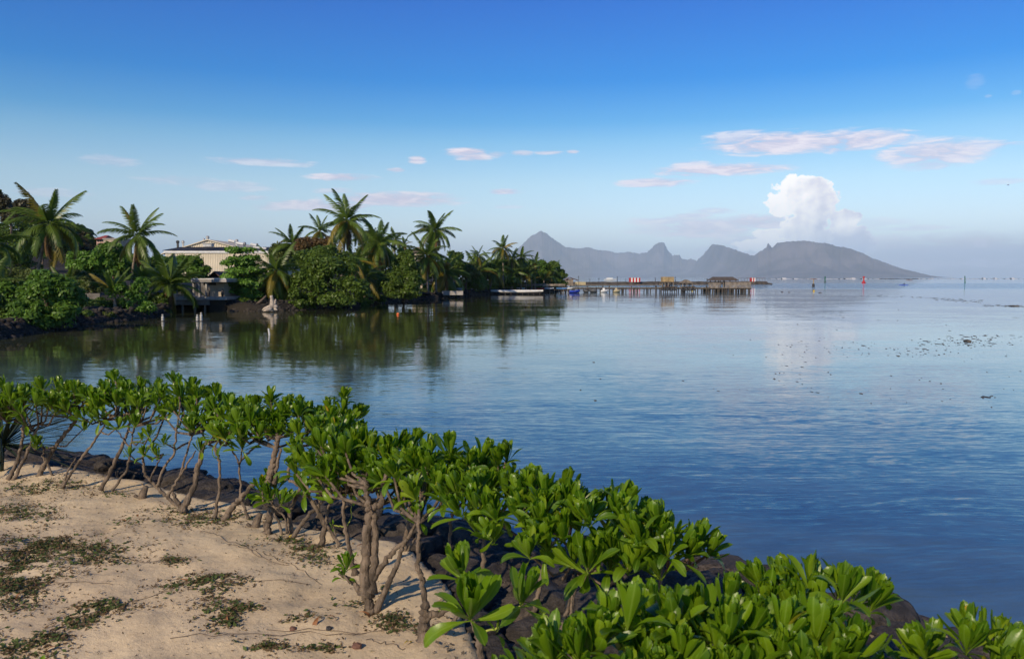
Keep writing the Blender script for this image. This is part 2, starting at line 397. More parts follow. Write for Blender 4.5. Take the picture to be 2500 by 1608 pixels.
def ground_z(x, y):
    x = np.asarray(x, float); y = np.asarray(y, float)
    z = 1.29 + (fbm(x * .5, y * .5, 3, 3) - .5) * .12 + (fbm(x * 3.2, y * 3.2, 8, 4) - .5) * .065 - np.clip(vnoise(x * 4.2 + 9, y * 2.6, 61) - .72, 0, 1) * .11
    z = z + (fbm(x * 9, y * 9, 18, 2) - .5) * .018
    rk = np.clip((y - sand_y(x)) / .25, 0, 1)
    z = z - rk * (.16 - (fbm(x * 2.5, y * 2.5, 31, 4) - .5) * .25)
    beyond = np.clip((y - ridge_y(x) + .15) / 1.6, 0, 1)
    return z - beyond ** 1.2 * 2.6
def gz(x, y): return float(ground_z(x, y))
def build_ground():
    xs = np.concatenate([np.linspace(-60, -8.4, 30), np.arange(-8, 5, .045), np.linspace(5.3, 30, 25)])
    ys = np.concatenate([np.linspace(-30, 1.9, 20), np.arange(2, 12.2, .045), np.linspace(12.6, 40, 20)])
    X, Y = np.meshgrid(xs, ys); Z = ground_z(X, Y)
    V = np.stack([X, Y, Z], -1).reshape(-1, 3); nx, ny = len(xs), len(ys)
    i = np.arange(nx * ny).reshape(ny, nx)
    Fc = np.stack([i[:-1, :-1], i[:-1, 1:], i[1:, 1:], i[1:, :-1]], -1).reshape(-1, 4)
    me = npmesh('beach', V, Fc, True)
    rk = np.clip((V[:, 1] - sand_y(V[:, 0]) + (fbm(V[:, 0] * 5, V[:, 1] * 5, 77, 3) - .5) * .35) / .12 + .5, 0, 1)
    at_ = me.attributes.new('rock', 'FLOAT', 'POINT'); at_.data.foreach_set('value', rk.astype(np.float32))
    m = bpy.data.materials.new('sand_and_rock'); m.use_nodes = True; t = NT(m.node_tree); b = m.node_tree.nodes['Principled BSDF']
    p = t.n('ShaderNodeTexCoord').outputs['Object']
    a = t.n('ShaderNodeAttribute', attribute_name='rock').outputs['Fac']
    n1 = t.noise(p, 1.3, 4, .55); n2 = t.noise(p, 22, 4, .65); n3 = t.noise(p, 140, 2, .6)
    sand = t.mix(t.smooth(n1, .35, .68), (.57, .445, .285), (.67, .535, .35))
    sand = t.mix(t.math('MULTIPLY', t.smooth(n2, .54, .78), .45), sand, (.30, .21, .13))
    sand = t.mix(t.math('MULTIPLY', t.smooth(n3, .60, .74), .55), sand, (.17, .12, .08))
    rock = t.mix(t.smooth(n2, .35, .7), (.035, .03, .027), (.12, .10, .085))
    rock = t.mix(t.math('MULTIPLY', t.smooth(n3, .58, .7), .5), rock, (.26, .22, .18))
    t.put(b.inputs['Base Color'], t.mix(a, sand, rock)); b.inputs['Roughness'].default_value = .95; b.inputs['Specular IOR Level'].default_value = .2
    bn = t.n('ShaderNodeBump'); bn.inputs['Distance'].default_value = .02; bn.inputs['Strength'].default_value = .7
    h = t.math('ADD', t.math('MULTIPLY', t.noise(p, 12, 5, .6), 1.0), t.math('MULTIPLY', n3, .25)); t.put(bn.inputs['Height'], h); t.put(b.inputs['Normal'], bn.outputs[0])
    tag(link('beach', me, m), kind='structure')
build_ground()

# left shore
shore_px = [(-420, 880), (-150, 845), (0, 828), (110, 811), (187, 792), (290, 786), (351, 779), (405, 768), (425, 759), (482, 756), (548, 756), (562, 760), (637, 760), (720, 757), (790, 754),
            (895, 745), (941, 738), (1032, 731), (1096, 727), (1138, 722), (1200, 718.5), (1290, 716), (1360, 713), (1384, 708), (1386, 703), (1380, 699), (1372, 695)]
shore = [on(x, y, 0) for x, y in shore_px]
def build_shore():
    S = np.array([(p.x, p.y) for p in shore]); seg = np.linalg.norm(np.diff(S, axis=0), axis=1); cum = np.concatenate([[0], np.cumsum(seg)])
    tt = np.concatenate([np.arange(0, cum[-1], 1.2), [cum[-1]]])
    px = np.interp(tt, cum, S[:, 0]); py = np.interp(tt, cum, S[:, 1])
    w = (fbm(tt * .35, tt * 0, 5, 3) - .5) * 1.2
    ds = np.array([-1.2, 0, .25, .6, 1.2, 2.5, 5, 9, 16, 30, 60, 120, 400.]); hs = np.array([-.5, -.02, .35, .55, .75, .9, .95, 1.0, 1.15, 1.8, 3.2, 6.0, 12.0])
    nx, ny = -.95, .3
    X = px[:, None] + nx * (ds + w[:, None]); Y = py[:, None] + ny * (ds + w[:, None])
    Z = hs[None, :] + (fbm(X * .8, Y * .8, 9, 3) - .5) * np.clip(ds, 0, 1.2) * .5
    V = np.stack([X, Y, Z], -1).reshape(-1, 3); n, k = X.shape; i = np.arange(n * k).reshape(n, k)
    Fc = np.stack([i[:-1, :-1], i[1:, :-1], i[1:, 1:], i[:-1, 1:]], -1).reshape(-1, 4)
    tag(link('shore', npmesh('shore', V, Fc, True), M['soil']), kind='structure')
build_shore()
_sp = sorted((x, 3.5 * F / (y - 677)) for x, y in shore_px if x < 1385 and y > 704)
def shore_Y(px): return float(np.interp(px, [a for a, b in _sp], [b for a, b in _sp]))
ORD = ['first', 'second', 'third', 'fourth', 'fifth', 'sixth', 'seventh', 'eighth', 'ninth', 'tenth', 'eleventh', 'twelfth', 'thirteenth', 'fourteenth', 'fifteenth', 'sixteenth', 'seventeenth', 'eighteenth', 'nineteenth', 'twentieth', 'twenty-first', 'twenty-second', 'twenty-third', 'twenty-fourth', 'twenty-fifth', 'twenty-sixth', 'twenty-seventh']

def build_hill():
    xs = np.linspace(-240, -60, 60); ys = np.linspace(170, 330, 50); X, Y = np.meshgrid(xs, ys)
    c = at(60, 560, 240)
    d = np.sqrt(((X - c.x + 18) / 62) ** 2 + ((Y - c.y) / 60) ** 2)
    Z = 2 + 17 * np.clip(1 - d, 0, 1) ** .7 + (fbm(X * .06, Y * .06, 4) - .5) * 3 * np.clip(1.2 - d, 0, 1) - 3 * np.clip(d - 1, 0, 1)
    V = np.stack([X, Y, Z], -1).reshape(-1, 3); i = np.arange(V.shape[0]).reshape(50, 60)
    Fc = np.stack([i[:-1, :-1], i[:-1, 1:], i[1:, 1:], i[1:, :-1]], -1).reshape(-1, 4)
    tag(link('hill', npmesh('hill', V, Fc, True), M['soil']), kind='structure')
build_hill()

def build_mountains():
    prof = [(1190, 650), (1215, 640), (1240, 622), (1262, 610), (1291, 581), (1320, 564), (1334, 571), (1356, 588), (1380, 603), (1407, 607), (1436, 604), (1458, 611),
            (1482, 612), (1504, 618), (1540, 616), (1560, 620), (1579, 617), (1600, 598), (1614, 593), (1621, 596), (1628, 610), (1640, 624), (1657, 623.5), (1666, 634),
            (1678, 636), (1686, 633), (1700, 637.5), (1717, 622), (1736, 600), (1741, 599), (1765, 602.6), (1802, 615), (1833, 626), (1841, 624.5), (1869, 608),
            (1873.5, 596), (1879, 605), (1884, 607.5), (1896, 598), (1928, 594), (1966, 593.5), (1996, 599), (2015, 599), (2044, 607.5), (2073, 612), (2102, 622), (2126, 634),
            (2160, 644), (2199, 657), (2238, 665.6), (2272, 673), (2300, 676), (2330, 677.5)]
    ax = np.array([azel(x, 677)[0] for x, y in prof]); ey = np.array([max(0, 677.2 - y) for x, y in prof])
    m = bpy.data.materials.new('mountain_slopes'); m.use_nodes = True; t = NT(m.node_tree); b = m.node_tree.nodes['Principled BSDF']
    p = t.n('ShaderNodeTexCoord').outputs['Object']
    n = t.noise(t.vmath('MULTIPLY', p, (1, 1, .5)), .0016, 5, .6)
    t.put(b.inputs['Base Color'], t.mix(t.smooth(n, .35, .65), (.085, .075, .085), (.15, .13, .14))); b.inputs['Roughness'].default_value = .95
    na = 900; a = np.linspace(ax[0] - .06, ax[-1], na)
    pr = np.interp(a, ax, ey); pr[a < ax[0]] = np.interp(a[a < ax[0]], [ax[0] - .06, ax[0]], [10, 27]); prs = np.convolve(np.pad(pr, 20, mode='edge'), np.hanning(43)[1:-1] / np.hanning(43).sum(), 'valid')[:na]
    R0 = np.interp(a, [ax[0], azel(1660, 677)[0], azel(1850, 677)[0], ax[-1]], [23500, 21500, 14500, 14000])
    Hs = prs / F * R0
    H = (pr + (fbm(a * 700, a * 0, 3, 5) - .5) * 4.2 * np.clip(pr / 30, 0, 1)) / F * R0
    s = np.array([-1, -.92, -.85, -.78, -.7, -.62, -.55, -.48, -.42, -.36, -.3, -.25, -.2, -.15, -.1, -.04, 0, .05, .15, .35, .7, 1.0])
    f = np.interp(s, [-1, -.85, -.7, -.55, -.42, -.3, -.2, -.1, -.04, 0, .05, .15, .35, .7, 1.0], [0, .035, .09, .16, .25, .37, .52, .74, .90, 1, .88, .66, .4, .15, 0])
    depth = 1200 + 2.6 * H
    R = R0[:, None] + s[None, :] * depth[:, None]
    A = np.repeat(a[:, None], len(s), 1)
    nz = fbm(A * 60 + s[None, :] * 3, s[None, :] * 5 + A * 20, 12, 3) - .5
    k = np.clip(f * (1 - f) * 4, 0, 1)
    wj = f[None, :] ** 5; Z = (H[:, None] * wj + Hs[:, None] * (1 - wj)) * f[None, :] * (1 + nz * .8 * k) - 3 * (np.abs(s) > .99)
    V = np.stack([R * np.sin(A), R * np.cos(A), Z], -1).reshape(-1, 3)
    i = np.arange(V.shape[0]).reshape(na, len(s))
    Fc = np.stack([i[:-1, :-1], i[1:, :-1], i[1:, 1:], i[:-1, 1:]], -1).reshape(-1, 4)
    tag(link('mountains', npmesh('mountains', V, Fc, True), m), kind='structure')
build_mountains()

HAZE_DENSITY = 4.2e-5
def build_haze():
    x0, x1, y0, y1, z0, z1 = -43000, 43000, -9000, 43000, -4.0, 1420.0
    V = [(x, y, z) for z in (z0, z1) for x, y in ((x0, y0), (x1, y0), (x1, y1), (x0, y1))]
    Fc = np.array([(3, 2, 1, 0), (4, 5, 6, 7), (0, 1, 5, 4), (1, 2, 6, 5), (2, 3, 7, 6), (3, 0, 4, 7)])
    m = bpy.data.materials.new('haze'); m.use_nodes = True; m.node_tree.nodes.clear(); t = NT(m.node_tree)
    v = t.n('ShaderNodeVolumePrincipled'); v.inputs['Color'].default_value = (.58, .78, .98, 1); v.inputs['Density'].default_value = HAZE_DENSITY
    v.inputs['Anisotropy'].default_value = -0.15
    o = t.n('ShaderNodeOutputMaterial'); t.nt.links.new(v.outputs[0], o.inputs['Volume'])
    tag(link('haze', npmesh('haze', V, Fc), m), kind='stuff')
build_haze()

# ---------------------------------------------------------------- buildings on the shore
def sheet_wall(a, b, z0, z1, period=.34, depth=.06, nrm=None):
    """corrugated sheet between two ground points; top follows z1 (number or function of t)"""
    a = Vector(a); b = Vector(b); L = (b - a).length; n = int(L / period); d = (b - a).normalized()
    out = nrm or Vector((d.y, -d.x, 0)); V = []; Fc = []
    prof = [(0, 0), (.45, 0), (.55, 1), (.9, 1), (1.0, 0)]
    cols = []
    for i in range(n):
        for t, h in prof[:-1]: cols.append(((i + t) / n, h))
    cols.append((1.0, 0))
    for t, h in cols:
        p = a + (b - a) * t + out * h * depth; zt = z1(t) if callable(z1) else z1
        V += [(p.x, p.y, z0), (p.x, p.y, zt)]
    for i in range(len(cols) - 1): Fc.append((2 * i, 2 * i + 2, 2 * i + 3, 2 * i + 1))
    return V, Fc

def warehouse():
    Y = 160.0; g = 0.9
    def q(x, y, dy=0): return at(x, y, Y + dy)
    l, r, ap = q(395, 603), q(662, 611), q(507, 586)
    el, er = q(404, 613.5), q(657, 615.5)
    root = thing('warehouse', (ap.x, Y + 6, g), 'large cream ribbed-metal warehouse with grey roof and roof vents rising behind the trees', 'warehouse')
    mb = MB(); mb.add(*sheet_wall((el.x, Y, 0), (er.x, Y, 0), g - .8, el.z - .25)); mb.build('wall', M['cream'], root)
    mb = MB(); mb.add(*sheet_wall((er.x, Y, 0), (er.x + .2, Y + 30, 0), g - .8, el.z - .25)); mb.build('wall', M['cream'], root)
    mb = MB(); mb.add(*sheet_wall((el.x, Y + 30, 0), (el.x, Y, 0), g - .8, el.z - .25)); mb.build('wall', M['cream'], root)
    mb = MB(); mb.box(((el.x + er.x) / 2, Y - .12, el.z - .12), (er.x - el.x + .6, .24, .42)); mb.build('fascia', M['white'], root)
    # lean-to roof in front of the gable
    zt = l.z; yb = Y + 9
    mb = MB(); x0, x1 = el.x - .5, er.x + .5; w = .12
    mb.add(*[(lambda V, Fc: (V, Fc))([(x0, Y - .3, el.z + .12), (x1, Y - .3, el.z + .12), (x1, yb, zt + .3), (x0, yb, zt + .3)], [(0, 1, 2, 3)])][0])
    k = 46
    for i in range(k + 1):
        x = x0 + (x1 - x0) * i / k
        mb.box((x, (Y - .3 + yb) / 2, (el.z + zt) / 2 + .25), (.07, math.hypot(9.3, zt - el.z), .09), rx=math.atan2(zt + .18 - el.z, 9.3))
    mb.build('roof', M['roof_grey'], root)
    # gable of the higher hall
    ga, gb = at(428, 601, yb), at(600, 601, yb); gp = at(507, 585, yb); base = zt - .2
    def top(t):
        x = ga.x + (gb.x - ga.x) * t
        return max(base + .05, gp.z - (abs(x - gp.x) / ((gp.x - ga.x) if x < gp.x else (gb.x - gp.x))) * (gp.z - base))
    mb = MB(); mb.add(*sheet_wall((ga.x, yb + .1, 0), (gb.x, yb + .1, 0), base, top, .5, .08)); mb.build('gable', M['cream'], root)
    for xs, xe in ((gp.x, l.x - 4), (gp.x, gb.x + 6)):
        sl = (gp.z - base) / abs(((ga.x if xe < gp.x else gb.x)) - gp.x); dz = sl * abs(xe - xs)
        mb = MB(); V = []
        for yy in (yb - .3, yb + 24):
            V += [(xs, yy, gp.z + .08), (xe, yy, gp.z + .08 - dz), (xe, yy, gp.z - .10 - dz), (xs, yy, gp.z - .10)]
        mb.add(V, [(0, 1, 2, 3), (7, 6, 5, 4), (0, 4, 5, 1), (1, 5, 6, 2), (2, 6, 7, 3), (3, 7, 4, 0)]); mb.build('roof', M['cream'], root)
    # vents
    for x, y, dy, wd in ((507, 583, 10, 8), (578, 591, 12, 8), (597, 598, 8, 8), (627, 601, 8, 7), (434, 594, 14, 8), (447, 594, 14, 7), (498, 588.5, 12, 5)):
        p = q(x, y, dy); mb = MB(); s = wd * Y / F
        mb.box((p.x, p.y, p.z - .55), (s * .55, s * .55, 1.1)); mb.lathe((p.x, p.y, p.z), [(s * .32, 0), (s * .55, .12), (s * .55, .45), (s * .3, .62)], 10)
        mb.build('roof_vent', M['galv'] if x != 434 else M['dark'], root)
    p = q(509, 599, 2); mb = MB(); mb.box((p.x, p.y, p.z), (1.7, 1.5, .55)); mb.box((p.x, p.y, p.z + .36), (2.0, 1.8, .14)); mb.build('roof_vent', M['galv'], root)
    for x0, y0, x1, y1 in ((558, 587, 573, 590), (577, 593, 594, 596), (612, 596, 626, 599)):
        a, b = q(x0, y0, 7), q(x1, y1, 7); mb = MB(); mb.tube([a, b], .28, 6); mb.build('ridge_duct', M['white'], root)
    a, b = q(618, 603, 3), q(650, 607, 3); mb = MB(); mb.tube([a, b], .2, 5); mb.build('gutter', M['white'], root)
warehouse()

def waterside_house():
    Y = 84.0
    def q(x, y, dy=0): return at(x, y, Y + dy)
    c = q(500, 755); root = thing('waterside_house', (c.x, Y, 0.0), 'low beige house with flat concrete roof and a terrace on stilts over the water', 'house')
    def slab(name, x0, y0, x1, y1, dy, dep, m):
        a, b = q(x0, y1, dy), q(x1, y0, dy); mb = MB(); mb.box(((a.x + b.x) / 2, Y + dy + dep / 2, (a.z + b.z) / 2), (b.x - a.x, dep, b.z - a.z)); return mb.build(name, m, root)
    slab('roof', 466, 681.5, 552.5, 688.5, -1.5, 8, M['concrete'])
    slab('roof', 466, 679.5, 551, 681.3, -1.4, 7.7, M['white'])
    slab('wall', 513, 688.7, 546.5, 725, 0, 5, M['render_beige'])
    slab('wall', 430, 690, 512.8, 725, 4.2, .3, M['concrete_dark'])
    slab('wall', 414, 718, 429.5, 745, -.6, 3, M['render_beige'])
    slab('terrace', 430, 724.5, 553, 732, -1.8, 6.5, M['concrete'])
    slab('terrace', 430.5, 732.3, 511, 744.5, -1.6, 6, M['concrete_dark'])
    slab('window', 497, 690, 527, 696, -.06, .12, M['dark'])
    for x in (472, 486, 503): slab('column', x - 1.6, 688.6, x + 1.6, 724.4, -1.2, .28, M['concrete'])
    for x in (445, 475, 500): slab('stilt', x - 1.2, 744.6, x + 1.2, 763, -1, .25, M['concrete'])
    slab('foundation', 511.5, 732.2, 550, 762, -1.5, 5, M['soil'])
    for x in (509.5, 543.5):
        p = q(x, 724.4, -1.3); s = .1
        mb = MB(); mb.lathe(p, [(.10, 0), (.13, .1), (.17, .35), (.11, .62), (.06, .72), (.09, .82)], 10)
        lone('floor_vase', mb, M['dark'], 'tall dark vase at the %s end of the terrace wall of the waterside house' % ('left' if x < 520 else 'right'), 'vase', 'vases on the terrace', True)
    # steps to the water
    r2 = thing('steps', (q(580, 750).x, Y - .5, 0), 'worn concrete steps going down to the water beside the house', 'steps')
    for i in range(5):
        a, b = q(556 + i * 6, 735 + i * 4.5, -.5), q(588 + i * 6, 733 + i * 4.5, -.5)
        mb = MB(); mb.box(((a.x + b.x) / 2, Y + 1.6 - i * .45, a.z - .3), (b.x - a.x, .5, .6)); mb.build('step', M['concrete_dark'], r2)
    # hut roof behind
    r3 = thing('small_hut', (at(530, 670, 100).x, 101, .8), 'small hut with rusty red gable roof behind the waterside house', 'hut')
    a, b, ap = at(513, 677, 100), at(547, 677, 100), at(529, 662, 100); mb = MB()
    for xe in (a.x, b.x):
        V = []
        for yy in (99, 104): V += [(ap.x, yy, ap.z), (xe, yy, a.z), (xe, yy, a.z - .12), (ap.x, yy, ap.z - .12)]
        mb.add(V, [(0, 1, 2, 3), (7, 6, 5, 4), (0, 4, 5, 1), (1, 5, 6, 2), (2, 6, 7, 3), (3, 7, 4, 0)])
    mb.build('roof', M['rust_roof'], r3); mb = MB(); mb.box((ap.x, 101.5, (a.z + .8) / 2), (b.x - a.x - .5, 4, a.z - .8 + .2)); mb.build('wall', M['concrete_dark'], r3)
waterside_house()

def far_buildings():
    Y = 195.0
    p = at(245, 600, Y); r = thing('pink_house', (p.x, Y, 8), 'pink two-storey house with red roof on the wooded hill', 'house')
    a, b = at(236, 603, Y), at(257, 582, Y); mb = MB(); mb.box(((a.x + b.x) / 2, Y + 3, (a.z + b.z) / 2 - 2), (b.x - a.x, 6, b.z - a.z + 4)); mb.build('wall', M['pink'], r)
    e0, e1, t = at(232, 584, Y), at(259, 584, Y), at(246, 573, Y); mb = MB(); x0, x1 = e0.x, e1.x
    mb.add([(x0, Y - .8, e0.z), (x1, Y - .8, e0.z), (x1, Y + 7, e0.z), (x0, Y + 7, e0.z), (x0 + .9, Y + 3, t.z), (x1 - .9, Y + 3, t.z)], [(0, 1, 5, 4), (1, 2, 5), (2, 3, 4, 5), (3, 0, 4), (3, 2, 1, 0)]); mb.build('roof', M['red_roof'], r)
    for x in (240, 246, 252):
        for y in (588, 596):
            q = at(x, y, Y); mb = MB(); mb.box((q.x, Y - .03, q.z), (.35, .1, .4)); mb.build('window', M['dark'], r)
    a, b = at(253, 612, Y - 8), at(292, 584, Y - 8); r = thing('beige_building', ((a.x + b.x) / 2, Y - 8, 5), 'plain beige flat-topped building next to the pink house', 'building')
    mb = MB(); mb.box(((a.x + b.x) / 2, Y - 5, (a.z + b.z) / 2 - 2), (b.x - a.x, 6, b.z - a.z + 4)); mb.build('wall', M['render_beige'], r)
    mb = MB(); mb.box(((a.x + b.x) / 2, Y - 5, b.z + .12), (b.x - a.x + .3, 6.3, .25)); mb.build('parapet', M['concrete'], r)
    # thatched hut between palms
    Y = 150; e0, e1, t = at(1000, 616, Y), at(1036, 616, Y), at(1016, 602, Y); r = thing('thatched_hut', ((e0.x + e1.x) / 2, Y + 2, .9), 'hut with grey thatched roof half hidden behind palms', 'hut')
    mb = MB(); mb.add([(e0.x, Y, e0.z), (e1.x, Y, e0.z), (e1.x, Y + 4, e0.z), (e0.x, Y + 4, e0.z), (t.x - .3, Y + 2, t.z), (t.x + .5, Y + 2, t.z)], [(0, 1, 5, 4), (1, 2, 5), (2, 3, 4, 5), (3, 0, 4), (3, 2, 1, 0)]); mb.build('roof', M['thatch'], r)
    mb = MB(); mb.box(((e0.x + e1.x) / 2, Y + 2, (e0.z + .9) / 2), (e1.x - e0.x - .7, 3.2, e0.z - .9)); mb.build('wall', M['render_beige'], r)
    # house at the tip of the shore
    Y = 205; e0, e1, t = at(1381, 682, Y), at(1413, 684, Y), at(1392, 676.5, Y); z0 = at(1390, 696, Y).z
    r = thing('point_house', ((e0.x + e1.x) / 2, Y + 1.5, z0), 'small brown house with low gable roof at the end of the shore', 'house')
    mb = MB()
    for xe, ze in ((e0.x, e0.z), (e1.x, e1.z)):
        V = []
        for yy in (Y - .3, Y + 4): V += [(t.x, yy, t.z), (xe, yy, ze), (xe, yy, ze - .1), (t.x, yy, t.z - .1)]
        mb.add(V, [(0, 1, 2, 3), (7, 6, 5, 4), (0, 4, 5, 1), (1, 5, 6, 2), (2, 6, 7, 3), (3, 7, 4, 0)])
    mb.build('roof', M['rust_roof'], r); mb = MB(); a, b = at(1383, 0, Y).x, at(1403, 0, Y).x; mb.box(((a + b) / 2, Y + 1.8, (z0 + e0.z) / 2), (b - a, 3.4, e0.z - z0 + .3)); mb.build('wall', M['old_wood'], r)
    a, b = at(1405, 696, 200), at(1430, 688, 200); mb = MB(); mb.box(((a.x + b.x) / 2, 201, (a.z + b.z) / 2), (b.x - a.x, 2, b.z - a.z))
    lone('shed', mb, M['beige_hull'], 'low beige box-shaped shed right of the brown house at the pier head', 'shed')
    # garden walls along the bank
    for x0, y0, x1, y1, Y, mm, lb in ((200, 716, 246, 748, 71, M['concrete_dark'], 'stained concrete garden wall behind the bushes left of the house'), (1079, 710, 1131, 720, 129, M['concrete'], 'low whitewashed wall under the palms at the water'),
                              (1032, 695, 1046, 708, 140, M['concrete'], 'small white wall section between the round bush and the palms'), (1268, 693, 1380, 698, 182, M['old_wood'], 'long brown plank wall behind the canoe rack')):
        Y = max(Y, shore_Y(x0) + 1.5); a, b = at(x0, y1, Y), at(x1, y0, Y); mb = MB(); n = max(1, int((b.x - a.x) / 2.4))
        for i in range(n): mb.box((a.x + (b.x - a.x) * (i + .5) / n, Y, (a.z + b.z) / 2 + (i % 2) * .03), ((b.x - a.x) / n - .05, .25, b.z - a.z))
        lone('garden_wall', mb, mm, lb, 'wall')
far_buildings()

# ---------------------------------------------------------------- pier, huts on it, breakwater, boats
M['thatch_dark'] = mat('old_thatch', (.10, .082, .068), .95, .3, 1.5, .05, 9)
def pier():
    Y = 190.0; dz = 1.06
    X = lambda px: at(px, 700, Y).x
    x0, x1 = X(1262), X(1823); root = thing('pier', ((x0 + x1) / 2, Y, 0), 'long wooden pier on posts reaching out across the bay', 'pier')
    mb = MB(); x = x0
    while x < x1 - 1e-3:
        w = .9; mb.box((x + w / 2, Y, dz + random.uniform(-.015, .015)), (w - .04, 1.7 if x < X(1716) else 7.5, .12)); x += w
    mb.build('deck', M['old_wood'], root)['kind'] = 'stuff'
    mb = MB()
    for yy in (-.6, .6): mb.box(((x0 + x1) / 2, Y + yy, dz - .2), (x1 - x0, .16, .26))
    mb.box(((X(1718) + x1) / 2, Y - 3.4, dz - .2), (x1 - X(1718), .2, .28)); mb.build('beam', M['wood_dark'], root)
    pp = [1285, 1310, 1338, 1369, 1380, 1395, 1413, 1432, 1455, 1471, 1488, 1511, 1520, 1526, 1541, 1549, 1556, 1571, 1580, 1587, 1601, 1612, 1640, 1655, 1668, 1690, 1701, 1715, 1723, 1730]
    proto = None
    for i, px in enumerate(pp):
        for k, yy in enumerate((-.7, .7) if i % 3 == 0 else (-.7,)):
            mb = MB(); xx = X(px) + random.uniform(-.1, .1); mb.tube([(xx, Y + yy, -.6), (xx + random.uniform(-.06, .06), Y + yy, dz + (random.choice([.05, .1, .45])))], .13 if i % 4 else .2, 6)
            mb.build('post', M['wood_dark'], root)
    # big piles under the platform
    for px in (1722, 1730, 1736, 1742, 1748, 1754, 1759, 1764, 1770, 1776, 1781, 1789, 1797, 1803, 1811, 1818):
        for yy in (-3.4, 0.3, 3.3):
            if yy > 0 and random.random() < .3: continue
            mb = MB(); xx = X(px) + random.uniform(-.2, .2); mb.tube([(xx, Y + yy, -.6), (xx, Y + yy, dz)], random.uniform(.14, .26), 6); mb.build('pile', M['wood_dark'], root)
    # railings
    for a, b in ((1345, 1718),):
        mb = MB()
        for z in (1.75,): mb.box(((X(a) + X(b)) / 2, Y + .8, z), (X(b) - X(a), .07, .08))
        mb.build('railing', M['old_wood'], root)
    # slatted screens on the platform
    for a, b, zt in ((1721, 1747, 2.2), (1761, 1822, 2.35)):
        z = 1.2; n = 0
        while z < zt:
            mb = MB(); mb.box(((X(a) + X(b)) / 2, Y - 3.7, z), (X(b) - X(a), .05, .15)); mb.build('screen_board', M['old_wood'], root); z += .19
        for i in range(int((X(b) - X(a)) / 1.3) + 1):
            mb = MB(); mb.box((X(a) + i * 1.3, Y - 3.6, (1.1 + zt) / 2), (.1, .1, zt - 1.1)); mb.build('screen_post', M['old_wood'], root)
    # lamp poles on the pier
    for oi, (px, zt) in enumerate(((1413, 3.6), (1463, 3.1), (1508, 3.5), (1601, 3.2), (1650, 3.4), (1728, 3.0))):
        mb = MB(); mb.tube([(X(px), Y + .9, .9), (X(px), Y + .9, zt)], .045, 5); mb.lathe((X(px), Y + .9, zt), [(.05, 0), (.12, .05), (.1, .2)], 6)
        lone('lamp_post', mb, M['dark'], ORD[oi] + ' thin dark lamp post from the shore along the pier deck', 'lamp post', 'lamp posts along the pier')
    def hip(name, a, b, e, ridge_a, ridge_b, ye, yr, dep, m, label, posts, yc=0.0, yo=None):
        E0, E1, R0, R1 = at(a, ye, Y), at(b, ye, Y), at(ridge_a, yr, Y), at(ridge_b, yr, Y)
        r = thing(name, ((E0.x + E1.x) / 2, Y + yc, dz), label, 'hut'); yy = Y + yc; d = dep / 2
        mb = MB(); n = 5; V = []; Fc = []
        for j in range(n + 1):
            t = j / n; step = .05 * (j < n)
            xa = E0.x + (R0.x - E0.x) * t; xb = E1.x + (R1.x - E1.x) * t; z = E0.z + (R0.z - E0.z) * t; dd = d * (1 - t) + .05
            V += [(xa, yy - dd, z), (xb, yy - dd, z), (xb, yy + dd, z), (xa, yy + dd, z)]
        for j in range(n):
            for k in range(4): Fc.append((j * 4 + k, j * 4 + (k + 1) % 4, j * 4 + 4 + (k + 1) % 4, j * 4 + 4 + k))
        Fc.append((3, 2, 1, 0)); Fc.append((n * 4, n * 4 + 1, n * 4 + 2, n * 4 + 3)); mb.add(V, Fc); mb.build('roof', m, r)
        for px in posts:
            for s in (-1, 1):
                mb = MB(); mb.tube([(X(px), yy + s * d * .8, dz), (X(px), yy + s * d * .8, E0.z + .1)], .1, 6); mb.build('post', M['old_wood'], r)
        return r
    hip('pavilion', 1731, 1797, 0, 1740, 1789, 685.2, 675.6, 6, M['thatch_dark'], 'open pavilion with long grey-brown hipped roof on the pier platform', (1740, 1752, 1760, 1775, 1789))
    hip('domed_hut', 1660, 1691, 0, 1671, 1678, 690.5, 682.6, 3.2, M['thatch'], 'small low hut with rounded grey thatch roof in the middle of the pier', (1664, 1674, 1687))
    r = hip('tan_hut', 1611.5, 1644.5, 0, 1616, 1643.5, 688, 686.8, 3.4, M['thatch_tan'], 'boxy tan hut with tall steep thatch on the pier', (1614, 1621, 1629, 1642))
    a, b = at(1615.3, 687.5, Y), at(1643.7, 675.6, Y); mb = MB()
    for i in range(2):
        w = (b.x - a.x) / 2; mb.box((a.x + w * (i + .5), Y, (a.z + b.z) / 2), (w - .05, 2.4, b.z - a.z), taper=.985)
    mb.build('thatch_wall', M['thatch_tan'], r)
    # racks below the huts
    for a, b in ((1612, 1648), (1659, 1694)):
        r = thing('boat_lift', ((X(a) + X(b)) / 2, Y - 1.6, 0), 'dark timber boat lift frame hanging under the %s hut' % ('tan' if a < 1650 else 'domed'), 'boat lift')
        for i in range(8):
            xx = X(a) + (X(b) - X(a)) * i / 7; mb = MB(); mb.tube([(xx, Y - 1.6, -.5), (xx + random.uniform(-.15, .15), Y - 1.6, random.uniform(.9, 1.7))], .11, 6); mb.build('post', M['wood_dark'], r)
        for z in (.55, 1.25): mb = MB(); mb.box(((X(a) + X(b)) / 2, Y - 1.75, z), (X(b) - X(a), .1, .2)); mb.build('rail', M['wood_dark'], r)
        for i in range(4):
            mb = MB(); c = (X(a) + (X(b) - X(a)) * (.15 + .23 * i), Y - 1.95, .7); mb.tube([(c[0] + .3 * math.cos(q), c[1], c[2] + .3 * math.sin(q)) for q in np.linspace(0, 2 * math.pi, 11)], .1, 5, False)
            mb.build('tyre', M['dark'], r)
pier()

